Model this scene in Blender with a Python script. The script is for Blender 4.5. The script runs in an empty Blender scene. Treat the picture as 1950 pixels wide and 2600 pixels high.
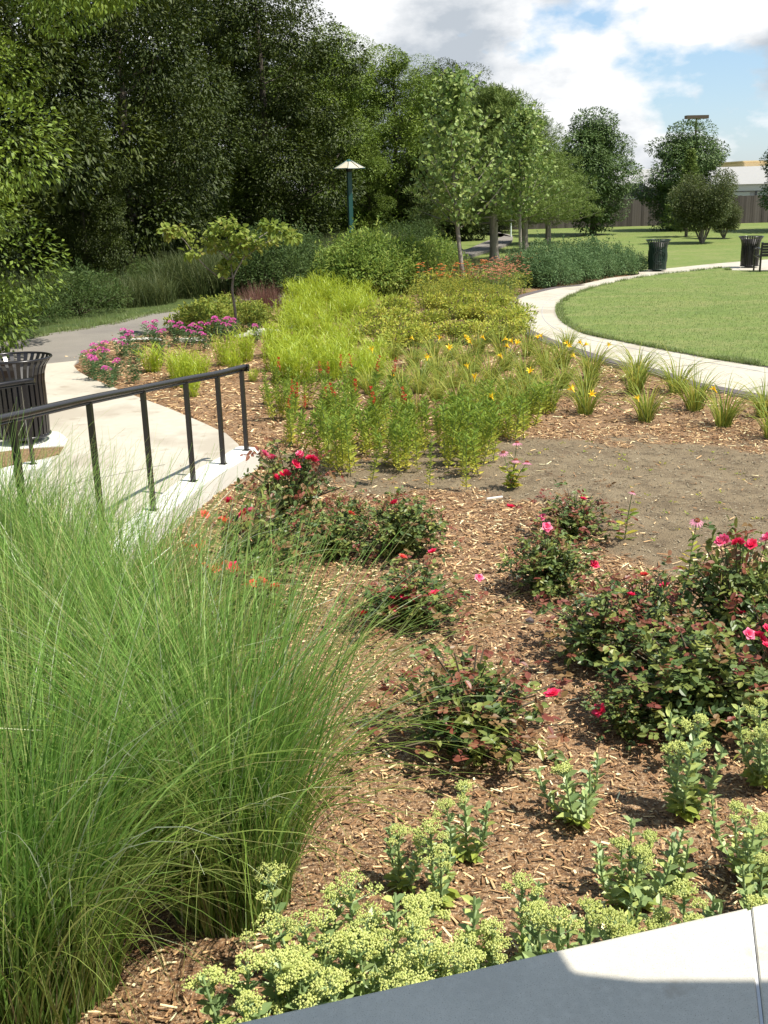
import bpy, math, random
import numpy as np
from mathutils import Vector, Matrix
R = math.radians
S = bpy.context.scene
C = S.collection
# ------------------------------------------------------------ camera
FPX, PITCH, ROLL, CAMH = 2700.0, R(17.0), R(-1.5), 2.6
cd = bpy.data.cameras.new('camera'); cam = bpy.data.objects.new('camera', cd); C.objects.link(cam)
cd.sensor_fit = 'VERTICAL'; cd.sensor_height = 24.0; cd.lens = FPX/2600*24.0
cd.clip_start = 0.05; cd.clip_end = 2000
cam.location = (0, 0, CAMH)
cam.matrix_world = Matrix.Translation((0, 0, CAMH)) @ Matrix.Rotation(R(90)-PITCH, 4, 'X') @ Matrix.Rotation(ROLL, 4, 'Z')
S.camera = cam
# ------------------------------------------------------------ light
SUN_AZ = (0.86, -0.36); SUN_EL = R(61)
sl = bpy.data.lights.new('sun', 'SUN'); so = bpy.data.objects.new('sun', sl); C.objects.link(so)
sl.energy = 5.0; sl.angle = R(0.5); sl.color = (1.0, 0.94, 0.84)
_n = math.hypot(*SUN_AZ)
sd = Vector((SUN_AZ[0]/_n*math.cos(SUN_EL), SUN_AZ[1]/_n*math.cos(SUN_EL), math.sin(SUN_EL)))
so.rotation_euler = sd.to_track_quat('Z', 'Y').to_euler(); so.location = (20, -15, 30)
W = bpy.data.worlds.new('World'); S.world = W; W.use_nodes = True
def build_world():
    nt = W.node_tree; nt.nodes.clear(); N = nt.nodes.new; L = nt.links.new
    out = N('ShaderNodeOutputWorld'); bg = N('ShaderNodeBackground'); bg.inputs[1].default_value = 0.12
    sky = N('ShaderNodeTexSky'); sky.sky_type = 'NISHITA'; sky.sun_disc = False; sky.dust_density = .4; sky.ozone_density = 2.5
    sky.sun_elevation = SUN_EL; sky.sun_rotation = math.atan2(SUN_AZ[0], SUN_AZ[1])
    tc = N('ShaderNodeTexCoord')
    mp = N('ShaderNodeMapping'); mp.inputs['Scale'].default_value = (1.0, 1.0, 1.9); mp.inputs['Location'].default_value = CLOUD
    L(tc.outputs['Generated'], mp.inputs[0])
    def noise(src, sc, det, rough=.55, dist=0.):
        n = N('ShaderNodeTexNoise'); n.inputs['Scale'].default_value = sc; n.inputs['Detail'].default_value = det
        n.inputs['Roughness'].default_value = rough; n.inputs['Distortion'].default_value = dist
        L(src, n.inputs['Vector']); return n
    n1 = noise(mp.outputs[0], 4.4, 10, .54, .0)
    r1 = N('ShaderNodeValToRGB'); r1.color_ramp.elements[0].position = .405; r1.color_ramp.elements[1].position = .46
    L(n1.outputs[0], r1.inputs[0])
    # shading of the cloud: same field sampled a little higher (bright tops, grey bellies)
    mp2 = N('ShaderNodeMapping'); mp2.inputs['Scale'].default_value = (1.0, 1.0, 1.9)
    mp2.inputs['Location'].default_value = (CLOUD[0]-.04, CLOUD[1], CLOUD[2]+.11)
    L(tc.outputs['Generated'], mp2.inputs[0])
    n2 = noise(mp2.outputs[0], 4.4, 10, .58, .0)
    r2 = N('ShaderNodeValToRGB'); cr = r2.color_ramp
    cr.elements[0].position = .465; cr.elements[0].color = (5.7, 5.75, 5.8, 1)
    cr.elements[1].position = .58; cr.elements[1].color = (3.0, 3.3, 3.65, 1)
    L(n2.outputs[0], r2.inputs[0])
    sx = N('ShaderNodeSeparateXYZ'); L(tc.outputs['Generated'], sx.inputs[0])
    mr = N('ShaderNodeMapRange'); mr.inputs[1].default_value = .38; mr.inputs[2].default_value = .65; mr.inputs[3].default_value = 1; mr.inputs[4].default_value = .15; L(sx.outputs[2], mr.inputs[0])
    cf = N('ShaderNodeMath'); cf.operation = 'MULTIPLY'; L(r1.outputs[0], cf.inputs[0]); L(mr.outputs[0], cf.inputs[1])
    mx = N('ShaderNodeMix'); mx.data_type = 'RGBA'
    g = N('ShaderNodeMix'); g.data_type = 'RGBA'; g.inputs[0].default_value = .5; g.inputs[7].default_value = (1.7, 2.75, 4.1, 1)
    L(sky.outputs[0], g.inputs[6])
    L(cf.outputs[0], mx.inputs[0]); L(g.outputs[2], mx.inputs[6]); L(r2.outputs[0], mx.inputs[7])
    L(mx.outputs[2], bg.inputs[0]); L(bg.outputs[0], out.inputs[0])
CLOUD = (1.7, 0.4, 0.3)
build_world()
S.view_settings.view_transform = 'Standard'; S.view_settings.look = 'None'
S.view_settings.exposure = 0.62; S.view_settings.gamma = 1.0
S.render.engine = 'CYCLES'
S.render.resolution_x = 768; S.render.resolution_y = 1024

# ------------------------------------------------------------ photo pixel -> place on a horizontal level
FW = np.array([0, math.cos(PITCH), -math.sin(PITCH)])
def _axes():
    m = cam.matrix_world.to_3x3()
    return np.array(m @ Vector((1, 0, 0))), np.array(m @ Vector((0, 1, 0)))
RT, UP = _axes()
def ray(px, py): return FW+RT*(px-975)/FPX-UP*(py-1300)/FPX
def G(px, py, z=0.0):
    d = ray(px, py); t = (z-CAMH)/d[2]; return np.array([0, 0, CAMH])+d*t
def AT(px, py, Y):
    d = ray(px, py); return np.array([0, 0, CAMH])+d*(Y/d[1])
def gh(x, y):   # gentle relief of the planting bed
    return 0.012*np.sin(x*1.7+.5*y)+0.010*np.sin(y*1.3-x*.8)

# ------------------------------------------------------------ mesh helpers
rng = np.random.default_rng(7); random.seed(7)
U = lambda a, b, n=None: rng.uniform(a, b, n)
class MB:
    def __init__(s): s.V = []; s.F = []; s.v = []; s.n = 0
    def add(s, V, F, v=None):
        V = np.asarray(V, float).reshape(-1, 3); F = np.asarray(F, int)
        s.V.append(V); s.F.append(F+s.n); s.n += len(V)
        if v is None: v = rng.random()
        s.v.append(np.broadcast_to(np.asarray(v, float), (len(F),)).copy()); return s
    def build(s, name, mat, parent=None, smooth=False):
        me = bpy.data.meshes.new(name)
        V = np.concatenate(s.V); me.vertices.add(len(V)); me.vertices.foreach_set('co', V.ravel().astype('f'))
        loops = np.concatenate([f.ravel() for f in s.F]); tot = np.concatenate([np.full(len(f), f.shape[1]) for f in s.F])
        me.loops.add(len(loops)); me.loops.foreach_set('vertex_index', loops.astype('i'))
        me.polygons.add(len(tot)); st = np.concatenate([[0], np.cumsum(tot)[:-1]])
        me.polygons.foreach_set('loop_start', st.astype('i')); 
        try: me.polygons.foreach_set('loop_total', tot.astype('i'))
        except Exception: pass
        me.polygons.foreach_set('use_smooth', np.full(len(tot), smooth))
        a = me.attributes.new('v', 'FLOAT', 'FACE'); a.data.foreach_set('value', np.concatenate(s.v).astype('f'))
        me.update(calc_edges=True); me.validate()
        me.materials.append(mat)
        o = bpy.data.objects.new(name, me); C.objects.link(o)
        if parent: o.parent = parent
        return o
def nrm(a): return a/np.maximum(np.linalg.norm(a, axis=-1, keepdims=True), 1e-9)
def rdir(n, zmin=-1, zmax=1):
    z = U(zmin, zmax, n); a = U(0, 2*np.pi, n); r = np.sqrt(1-z*z)
    return np.stack([r*np.cos(a), r*np.sin(a), z], 1)
def leaves(m, P, D, L, Wd, fold=.15, v=None, up=None, hexa=True, droop=0.):
    n = len(P); D = nrm(D)
    A = rdir(n) if up is None else np.asarray(up)+.45*rdir(n)
    Sd = nrm(np.cross(D, A)); Nn = nrm(np.cross(Sd, D))
    L = np.broadcast_to(L, (n,))[:, None]; Wd = np.broadcast_to(Wd, (n,))[:, None]
    if v is None: v = rng.random(n)
    v = np.broadcast_to(v, (n,))
    b = P; t = P+D*L-np.array([0, 0, 1.])*droop*L
    if hexa:
        q = lambda s, w: P+D*L*s+Sd*Wd*w+Nn*Wd*fold*abs(w)*2-np.array([0, 0, 1.])*droop*L*s*s
        V = np.stack([b, q(.28, .42), q(.66, .4), t, q(.66, -.4), q(.28, -.42)], 1)
        i = np.arange(n)[:, None]*6
        F = np.concatenate([i+np.array([[0, 3, 2, 1]]), i+np.array([[0, 5, 4, 3]])]); vv = np.concatenate([v, v])
    else:
        V = np.stack([b, P+D*L*.5+Sd*Wd*.5, t, P+D*L*.5-Sd*Wd*.5], 1)
        i = np.arange(n)[:, None]*4; F = i+np.array([[0, 1, 2, 3]]); vv = v
    m.add(V, F, vv)
def blades(m, P, az, L, th0, th1, w, K=7, v=None, pw=1.5, taper=.7, twist=.6):
    n = len(P); az = np.broadcast_to(az, (n,)); L = np.broadcast_to(L, (n,)); w = np.broadcast_to(w, (n,))
    th0 = np.broadcast_to(th0, (n,)); th1 = np.broadcast_to(th1, (n,))
    h = np.stack([np.cos(az), np.sin(az), 0*az], 1); z = np.array([0, 0, 1.])
    pos = [P]; tw = U(-1, 1, n)*twist
    side0 = np.stack([-np.sin(az), np.cos(az), 0*az], 1); sides = []
    ss = np.linspace(0, 1, K+1)
    for k in range(K):
        s = (ss[k]+ss[k+1])/2; th = th0+(th1-th0)*s**pw
        pos.append(pos[-1]+(L/K)[:, None]*(np.sin(th)[:, None]*h+np.cos(th)[:, None]*z))
    for k in range(K+1):
        th = th0+(th1-th0)*ss[k]**pw
        Nn = np.cos(th)[:, None]*h-np.sin(th)[:, None]*z
        sides.append(np.cos(tw)[:, None]*side0+np.sin(tw)[:, None]*Nn)
    V = np.zeros((n, K+1, 2, 3))
    for k in range(K+1):
        ww = w*max(.12, (1-ss[k])**taper)*(.75+.25*min(1, ss[k]*5))
        V[:, k, 0] = pos[k]+sides[k]*ww[:, None]/2; V[:, k, 1] = pos[k]-sides[k]*ww[:, None]/2
    i = (np.arange(n)*(K+1)*2)[:, None, None]; k = (np.arange(K)*2)[None, :, None]
    F = (i+k+np.array([0, 1, 3, 2])[None, None]).reshape(-1, 4)
    if v is None: v = rng.random(n)
    m.add(V, F, np.repeat(np.broadcast_to(v, (n,)), K)); return pos
def tube(m, pts, r0, r1=None, sides=5, v=None, cap=False, radii=None):
    pts = np.asarray(pts, float); n = len(pts); r1 = r0 if r1 is None else r1
    rad = np.linspace(r0, r1, n) if radii is None else np.asarray(radii)
    T = nrm(np.gradient(pts, axis=0)); ref = np.array([0, 0, 1.]) if abs(T[0][2]) < .9 else np.array([1., 0, 0])
    A = nrm(np.cross(T, ref)); B = np.cross(T, A); an = np.arange(sides)*2*np.pi/sides
    V = pts[:, None]+rad[:, None, None]*(np.cos(an)[None, :, None]*A[:, None]+np.sin(an)[None, :, None]*B[:, None])
    F = []
    for k in range(n-1):
        for j in range(sides):
            a = k*sides+j; b = k*sides+(j+1) % sides; F.append((a, b, b+sides, a+sides))
    m.add(V, F, v)
    if cap:
        for k, fl in ((0, 1), (n-1, -1)):
            m.add(V[k], [list(range(sides))[::fl]], v)
def box(m, lo, hi, rot=0., c=None, v=None, bev=0.):
    x0, y0, z0 = lo; x1, y1, z1 = hi
    V = np.array([(x0, y0, z0), (x1, y0, z0), (x1, y1, z0), (x0, y1, z0), (x0, y0, z1), (x1, y0, z1), (x1, y1, z1), (x0, y1, z1)], float)
    if rot or c is not None:
        c = np.array(c if c is not None else (0, 0, 0), float); cs, sn = math.cos(rot), math.sin(rot)
        V = np.stack([V[:, 0]*cs-V[:, 1]*sn, V[:, 0]*sn+V[:, 1]*cs, V[:, 2]], 1)+c
    m.add(V, [(0, 3, 2, 1), (4, 5, 6, 7), (0, 1, 5, 4), (1, 2, 6, 5), (2, 3, 7, 6), (3, 0, 4, 7)], v)
_o = np.array([(1, 0, 0), (-1, 0, 0), (0, 1, 0), (0, -1, 0), (0, 0, 1), (0, 0, -1)], float)
_of = np.array([(0, 2, 4), (2, 1, 4), (1, 3, 4), (3, 0, 4), (2, 0, 5), (1, 2, 5), (3, 1, 5), (0, 3, 5)])
def blobs(m, P, r, v=None, sz=1.):
    n = len(P); r = np.broadcast_to(r, (n,))
    V = P[:, None]+_o[None]*r[:, None, None]*np.array([1, 1, sz])
    F = (np.arange(n)*6)[:, None, None]+_of[None]
    if v is None: v = rng.random(n)
    m.add(V, F.reshape(-1, 3), np.repeat(np.broadcast_to(v, (n,)), 8))
def slab(m, pts, z, th, v=.5):     # flat polygon sheet with edges
    pts = np.asarray(pts, float)[:, :2]; n = len(pts)
    ar = np.sum(pts[:, 0]*np.roll(pts[:, 1], -1)-np.roll(pts[:, 0], -1)*pts[:, 1])
    if ar < 0: pts = pts[::-1]
    top = np.c_[pts, np.full(n, z)]; bot = np.c_[pts, np.full(n, z-th)]
    m.add(top, [list(range(n))], v)
    m.add(np.r_[bot, top], [(i, (i+1) % n, n+(i+1) % n, n+i) for i in range(n)], v)
def inpoly(x, y, poly):
    x = np.asarray(x); y = np.asarray(y); ins = np.zeros(x.shape, bool); P = np.asarray(poly)[:, :2]; j = len(P)-1
    for i in range(len(P)):
        xi, yi = P[i]; xj, yj = P[j]
        c = ((yi > y) != (yj > y)) & (x < (xj-xi)*(y-yi)/(yj-yi+1e-12)+xi); ins ^= c; j = i
    return ins
def smooth_line(P, k=6):
    P = np.asarray(P, float); out = []
    for i in range(len(P)-1):
        p0 = P[max(i-1, 0)]; p1 = P[i]; p2 = P[i+1]; p3 = P[min(i+2, len(P)-1)]
        for t in np.arange(k)/k:
            out.append(.5*((2*p1)+(-p0+p2)*t+(2*p0-5*p1+4*p2-p3)*t*t+(-p0+3*p1-3*p2+p3)*t**3))
    out.append(P[-1]); return np.array(out)

# ------------------------------------------------------------ objects helpers
def tag(o, label=None, cat=None, group=None, kind=None):
    if label: o['label'] = label
    if cat: o['category'] = cat
    if group: o['group'] = group
    if kind: o['kind'] = kind
    return o
def empty(name, loc=(0, 0, 0), rz=0., sc=1.):
    o = bpy.data.objects.new(name, None); C.objects.link(o); o.location = tuple(float(a) for a in loc); o.rotation_euler = (0, 0, rz)
    o.scale = (sc,)*3 if np.isscalar(sc) else sc
    o.empty_display_size = .1; return o
def copy_tree(o, parent=None):
    c = o.copy(); C.objects.link(c); c.parent = parent
    for ch in list(o.children): copy_tree(ch, c)
    return c
class Kind:     # makes the first thing from a prototype itself, the following ones as copies
    def __init__(s, makers): s.mk = makers; s.pr = [None]*len(makers)
    def get(s, i, loc, rz=0., sc=1., tilt=0.):
        i %= len(s.mk)
        if s.pr[i] is None: o = s.mk[i](); s.pr[i] = o
        else:
            p = s.pr[i]; o = p.copy(); C.objects.link(o)
            for ch in list(p.children):
                if ch.get('extra'): continue
                copy_tree(ch, o)
        o.location = tuple(float(a) for a in loc); o.rotation_euler = (random.gauss(0, tilt), random.gauss(0, tilt), rz); o.scale = (sc,)*3 if np.isscalar(sc) else sc
        return o
ORD = ['first', 'second', 'third', 'fourth', 'fifth', 'sixth', 'seventh', 'eighth', 'ninth', 'tenth', 'eleventh', 'twelfth', 'thirteenth', 'fourteenth', 'fifteenth', 'sixteenth', 'seventeenth', 'eighteenth', 'nineteenth', 'twentieth']

# ------------------------------------------------------------ materials
def mat(name, cols, rough=.6, trans=0., spec=.35, bump=0., bscale=30., nscale=0., namt=.0, metal=0., stretch=(1, 1, 1)):
    m = bpy.data.materials.new(name); m.use_nodes = True; nt = m.node_tree; nt.nodes.clear(); N = nt.nodes.new; L = nt.links.new
    out = N('ShaderNodeOutputMaterial'); p = N('ShaderNodeBsdfPrincipled'); p.inputs['Roughness'].default_value = rough
    p.inputs['Specular IOR Level'].default_value = spec; p.inputs['Metallic'].default_value = metal
    at = N('ShaderNodeAttribute'); at.attribute_name = 'v'
    cr = N('ShaderNodeValToRGB'); e = cr.color_ramp.elements
    while len(e) < len(cols): e.new(.5)
    for i, c in enumerate(cols):
        e[i].position = i/max(1, len(cols)-1); e[i].color = (*c, 1)
    fac = at.outputs['Fac']
    if nscale:
        tc = N('ShaderNodeTexCoord'); mp = N('ShaderNodeMapping'); mp.inputs['Scale'].default_value = stretch
        L(tc.outputs['Object'], mp.inputs[0])
        nz = N('ShaderNodeTexNoise'); nz.inputs['Scale'].default_value = nscale; nz.inputs['Detail'].default_value = 6
        L(mp.outputs[0], nz.inputs['Vector'])
        a = N('ShaderNodeMath'); a.operation = 'MULTIPLY_ADD'; a.inputs[1].default_value = namt*2; a.inputs[2].default_value = -namt
        L(nz.outputs[0], a.inputs[0]); b = N('ShaderNodeMath'); b.operation = 'ADD'; b.use_clamp = True
        L(a.outputs[0], b.inputs[0]); L(fac, b.inputs[1]); fac = b.outputs[0]
    L(fac, cr.inputs[0]); L(cr.outputs[0], p.inputs['Base Color'])
    if bump:
        tc2 = N('ShaderNodeTexCoord'); nb = N('ShaderNodeTexNoise'); nb.inputs['Scale'].default_value = bscale; nb.inputs['Detail'].default_value = 8
        L(tc2.outputs['Object'], nb.inputs['Vector']); bp = N('ShaderNodeBump'); bp.inputs['Strength'].default_value = bump; bp.inputs['Distance'].default_value = .02
        L(nb.outputs[0], bp.inputs['Height']); L(bp.outputs[0], p.inputs['Normal'])
    sh = p.outputs[0]
    if trans:
        t = N('ShaderNodeBsdfTranslucent'); mx = N('ShaderNodeMixShader'); mx.inputs[0].default_value = trans
        hs = N('ShaderNodeHueSaturation'); hs.inputs['Value'].default_value = 1.5; hs.inputs['Hue'].default_value = .49
        L(cr.outputs[0], hs.inputs['Color']); L(hs.outputs[0], t.inputs[0]); L(p.outputs[0], mx.inputs[1]); L(t.outputs[0], mx.inputs[2]); sh = mx.outputs[0]
    L(sh, out.inputs[0]); return m
def ground_mat(name, layers, bump=.4, bscale=60, rough=.9, attr=None, other=None, spec=.2, stripe=None):
    """layers: (scale, detail, lo, hi, colour) mixed one over the other by noise; other = second set where attr=1"""
    m = bpy.data.materials.new(name); m.use_nodes = True; nt = m.node_tree; nt.nodes.clear(); N = nt.nodes.new; L = nt.links.new
    out = N('ShaderNodeOutputMaterial'); p = N('ShaderNodeBsdfPrincipled'); p.inputs['Roughness'].default_value = rough; p.inputs['Specular IOR Level'].default_value = spec
    tc = N('ShaderNodeTexCoord')
    def stack(layers):
        col = None
        for i, ly in enumerate(layers):
            if i == 0:
                rgb = N('ShaderNodeRGB'); rgb.outputs[0].default_value = (*ly, 1); col = rgb.outputs[0]; continue
            sc, det, lo, hi, c = ly[:5]; st = ly[5] if len(ly) > 5 else (1, 1, 1)
            mp = N('ShaderNodeMapping'); mp.inputs['Scale'].default_value = st; mp.inputs['Location'].default_value = (i*3.7, i*1.3, 0)
            mp.inputs['Rotation'].default_value = (0, 0, ly[6] if len(ly) > 6 else 0)
            L(tc.outputs['Object'], mp.inputs[0])
            nz = N('ShaderNodeTexNoise'); nz.inputs['Scale'].default_value = sc; nz.inputs['Detail'].default_value = det; nz.inputs['Roughness'].default_value = .6
            L(mp.outputs[0], nz.inputs['Vector'])
            mr = N('ShaderNodeMapRange'); mr.inputs[1].default_value = lo; mr.inputs[2].default_value = hi; L(nz.outputs[0], mr.inputs[0])
            mx = N('ShaderNodeMix'); mx.data_type = 'RGBA'; L(mr.outputs[0], mx.inputs[0]); L(col, mx.inputs[6]); mx.inputs[7].default_value = (*c, 1); col = mx.outputs[2]
        return col
    col = stack(layers)
    if other:
        c2 = stack(other); at = N('ShaderNodeAttribute'); at.attribute_name = attr
        mx = N('ShaderNodeMix'); mx.data_type = 'RGBA'; L(at.outputs['Fac'], mx.inputs[0]); L(col, mx.inputs[6]); L(c2, mx.inputs[7]); col = mx.outputs[2]
    L(col, p.inputs['Base Color'])
    nb = N('ShaderNodeTexNoise'); nb.inputs['Scale'].default_value = bscale; nb.inputs['Detail'].default_value = 8
    L(tc.outputs['Object'], nb.inputs['Vector']); bp = N('ShaderNodeBump'); bp.inputs['Strength'].default_value = bump; bp.inputs['Distance'].default_value = .03
    L(nb.outputs[0], bp.inputs['Height']); L(bp.outputs[0], p.inputs['Normal']); L(p.outputs[0], out.inputs[0]); return m

M = {}
M['lawn'] = ground_mat('lawn', [(.125, .18, .042), (.5, 4, .35, .65, (.165, .21, .05)), (.35, 5, .5, .62, (.21, .225, .075), (1, 3, 1), .3), (1.6, 4, .5, .7, (.21, .22, .08)), (9, 6, .42, .7, (.10, .155, .034)), (60, 4, .5, .75, (.22, .25, .09))], bump=.5, bscale=90)
M['verge'] = ground_mat('rough_grass', [(.045, .075, .02), (2, 4, .4, .6, (.065, .095, .022)), (14, 5, .45, .7, (.07, .085, .03))], bump=.6, bscale=60)
MULCH = [(.21, .115, .055), (7, 5, .4, .65, (.32, .195, .10)), (26, 5, .48, .6, (.075, .043, .026), (1, 2.2, 1)), (45, 4, .54, .64, (.40, .28, .17), (1, 2.6, 1), .4), (60, 4, .57, .66, (.55, .42, .27), (2.4, 1, 1), .3)]
SOIL = [(.19, .145, .088), (1.2, 5, .4, .65, (.235, .185, .115)), (6, 6, .48, .66, (.13, .098, .06)), (2.5, 5, .55, .65, (.155, .115, .07)), (50, 4, .62, .72, (.30, .26, .17)), (130, 3, .62, .7, (.10, .08, .06))]
M['bed'] = ground_mat('bed', MULCH, attr='soil', other=SOIL, bump=.8, bscale=70)
M['concrete'] = ground_mat('concrete', [(.47, .435, .355), (1.3, 5, .35, .7, (.42, .385, .315)), (9, 6, .5, .75, (.50, .465, .39)), (150, 3, .62, .74, (.33, .30, .25)), (.7, 5, .52, .62, (.37, .33, .265)), (3.5, 6, .6, .68, (.34, .30, .235))], bump=.12, bscale=220, rough=.85)
M['coping'] = ground_mat('coping', [(.57, .54, .46), (2.2, 6, .35, .7, (.48, .46, .395)), (40, 6, .45, .8, (.60, .57, .49)), (300, 2, .60, .68, (.30, .26, .20)), (9, 5, .62, .72, (.44, .40, .33)), (1.2, 5, .55, .7, (.48, .455, .39))], bump=.15, bscale=260, rough=.8)
M['asphalt'] = ground_mat('asphalt', [(.20, .185, .16), (1.5, 5, .35, .7, (.235, .215, .185)), (120, 4, .5, .75, (.29, .27, .24)), (.4, 3, .5, .7, (.175, .16, .145))], bump=.3, bscale=200)
M['curb'] = ground_mat('curb', [(.66, .645, .59), (3, 6, .35, .7, (.58, .57, .52)), (120, 3, .62, .72, (.48, .46, .41))], bump=.12, bscale=200)
M['black'] = mat('black_paint', [(.011, .010, .011), (.018, .016, .017)], rough=.27, spec=.5, nscale=12, namt=.4)
M['black2'] = mat('black_liner', [(.006, .005, .006), (.01, .009, .01)], rough=.5)
M['green_paint'] = mat('dark_green_paint', [(.010, .026, .018), (.016, .036, .026)], rough=.35, spec=.5)
M['pole'] = mat('teal_pole', [(.010, .062, .055), (.014, .08, .07)], rough=.35, spec=.5)
M['cream'] = mat('cream_panel', [(.50, .44, .32), (.56, .50, .38)], rough=.35)
M['bark'] = mat('bark', [(.06, .048, .036), (.12, .10, .08), (.17, .145, .12)], rough=.95, nscale=14, namt=.9, bump=.8, bscale=30, stretch=(1, 1, .25))
M['bark_pale'] = mat('bark_pale', [(.14, .12, .10), (.24, .21, .18), (.3, .27, .23)], rough=.95, nscale=14, namt=.9, bump=.6, bscale=30, stretch=(1, 1, .3))
M['wood_chip'] = mat('wood_chip', [(0.0803, 0.0432, 0.0217), (0.1605, 0.0866, 0.0411), (0.2569, 0.1413, 0.0662), (0.3532, 0.2019, 0.0972), (0.5298, 0.3389, 0.1656), (0.8028, 0.577, 0.3085), (0.9, 0.8944, 0.5484)], rough=.85, nscale=40, namt=.1)
M['chip_dust'] = mat('chip_dust', [(0.11, 0.088, 0.0605), (0.209, 0.1705, 0.1155), (0.297, 0.2475, 0.165), (0.44, 0.385, 0.264)], rough=.9)
M['maiden'] = mat('maiden_grass', [(0.0727, 0.1537, 0.026), (0.1212, 0.2434, 0.0413), (0.1757, 0.3202, 0.0648), (0.2303, 0.3971, 0.0884), (0.303, 0.4484, 0.1297), (0.3635, 0.3459, 0.1414)], rough=.5, trans=.35, spec=.3)
M['maiden_p'] = mat('maiden_grass_pale', [(.30, .36, .20), (.40, .45, .30), (.50, .53, .38)], rough=.35, trans=.3, spec=.5)
M['maiden_y'] = mat('maiden_grass_outer', [(0.1538, 0.2508, 0.0384), (0.2115, 0.3135, 0.0549), (0.2596, 0.3344, 0.0768), (0.2884, 0.2717, 0.1097)], rough=.4, trans=.35, spec=.5)
M['culm'] = mat('culm', [(0.1955, 0.1725, 0.0862), (0.299, 0.253, 0.138), (0.138, 0.161, 0.0575), (0.3795, 0.322, 0.1955)], rough=.6, trans=.1)
M['rose_leaf'] = mat('rose_leaf', [(0.0538, 0.0931, 0.0265), (0.0878, 0.1397, 0.0362), (0.1342, 0.1861, 0.0506), (0.2439, 0.2701, 0.0604), (0.0853, 0.1305, 0.0362)], rough=.42, trans=.18, spec=.35)
M['rose_new'] = mat('rose_new_growth', [(0.1722, 0.0456, 0.0324), (0.2409, 0.082, 0.0486), (0.1893, 0.1094, 0.0486), (0.2581, 0.1641, 0.0648)], rough=.42, trans=.25, spec=.35)
M['rose'] = mat('rose_petal', [(.62, .02, .055), (.75, .035, .10), (.78, .06, .16)], rough=.5, trans=.25)
M['rose_pink'] = mat('rose_petal_pink', [(.70, .05, .16), (.78, .12, .26), (.85, .32, .42)], rough=.5, trans=.25)
M['rose_coral'] = mat('rose_petal_coral', [(.70, .05, .04), (.75, .12, .08), (.78, .25, .16)], rough=.5, trans=.25)
M['spent'] = mat('spent_hip', [(.50, .42, .28), (.6, .5, .3), (.45, .25, .1)], rough=.7, trans=.2)
M['stem_g'] = mat('green_stem', [(.10, .15, .05), (.16, .21, .08)], rough=.5)
M['stem_b'] = mat('brown_stem', [(.06, .045, .028), (.10, .08, .045)], rough=.7)
M['sedum_leaf'] = mat('stonecrop_leaf', [(0.1736, 0.265, 0.1016), (0.2605, 0.3487, 0.1372), (0.3299, 0.4184, 0.1524), (0.4513, 0.5021, 0.1422)], rough=.42, trans=.14, spec=.45)
M['sedum_low'] = mat('stonecrop_low_leaf', [(.28, .34, .06), (.34, .40, .09), (.22, .32, .08)], rough=.42, trans=.2, spec=.45)
M['sedum_head'] = mat('stonecrop_bud', [(0.4324, 0.5033, 0.1511), (0.5633, 0.6232, 0.2015), (0.6945, 0.7311, 0.2855), (0.524, 0.5512, 0.1427)], rough=.6, trans=.12)
M['sedum_stem'] = mat('stonecrop_stem', [(.26, .36, .16), (.34, .44, .22)], rough=.5, trans=.1)
M['chart'] = mat('chartreuse_grass', [(0.2456, 0.3272, 0.0238), (0.3349, 0.4242, 0.0339), (0.4131, 0.497, 0.0509), (0.1898, 0.303, 0.0256)], rough=.45, trans=.35, spec=.4)
M['dl_leaf'] = mat('daylily_leaf', [(0.1118, 0.1747, 0.029), (0.1916, 0.2554, 0.0435), (0.2874, 0.3226, 0.0581), (0.3832, 0.3629, 0.0677)], rough=.55, trans=.3, spec=.2)
M['dl_fl'] = mat('daylily_petal', [(.85, .62, .02), (.88, .72, .05), (.86, .55, .02)], rough=.5, trans=.3)
M['card_leaf'] = mat('leafy_stem_leaf', [(0.143, 0.2299, 0.0313), (0.2382, 0.3118, 0.0417), (0.3813, 0.4103, 0.0626), (0.6198, 0.5417, 0.0834)], rough=.55, trans=.3, spec=.2)
M['card_fl'] = mat('red_spike', [(.42, .02, .012), (.55, .035, .02), (.40, .07, .03)], rough=.5, trans=.2)
M['cone_pet'] = mat('coneflower_petal', [(.60, .22, .33), (.70, .34, .44)], rough=.5, trans=.3)
M['cone_c'] = mat('coneflower_cone', [(.20, .05, .02), (.35, .10, .03)], rough=.7)
M['mound'] = mat('bee_balm_leaf', [(0.157, 0.2194, 0.0356), (0.2616, 0.3168, 0.0475), (0.3837, 0.4144, 0.0654), (0.5581, 0.4876, 0.0833)], rough=.55, trans=.25, spec=.2)
M['seed'] = mat('seed_head', [(.06, .03, .022), (.10, .055, .035), (.16, .09, .05)], rough=.8)
M['tick'] = mat('golden_mound', [(0.33, 0.33, 0.033), (0.44, 0.418, 0.0385), (0.242, 0.286, 0.044)], rough=.6, trans=.2)
M['phlox_l'] = mat('phlox_leaf', [(0.048, 0.108, 0.036), (0.084, 0.156, 0.054), (0.12, 0.204, 0.072)], rough=.5, trans=.25)
M['phlox_f'] = mat('phlox_flower', [(.62, .08, .42), (.72, .16, .52), (.78, .20, .40)], rough=.5, trans=.25)
M['viburnum'] = mat('light_shrub_leaf', [(0.0887, 0.1546, 0.0269), (0.1478, 0.2285, 0.043), (0.2365, 0.3158, 0.0591), (0.3548, 0.3898, 0.0968)], rough=.55, trans=.3, spec=.2)
M['willow'] = mat('dark_shrub_leaf', [(0.0412, 0.0796, 0.0209), (0.0669, 0.1122, 0.0299), (0.1029, 0.1496, 0.0374)], rough=.55, trans=.25, spec=.2)
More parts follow.
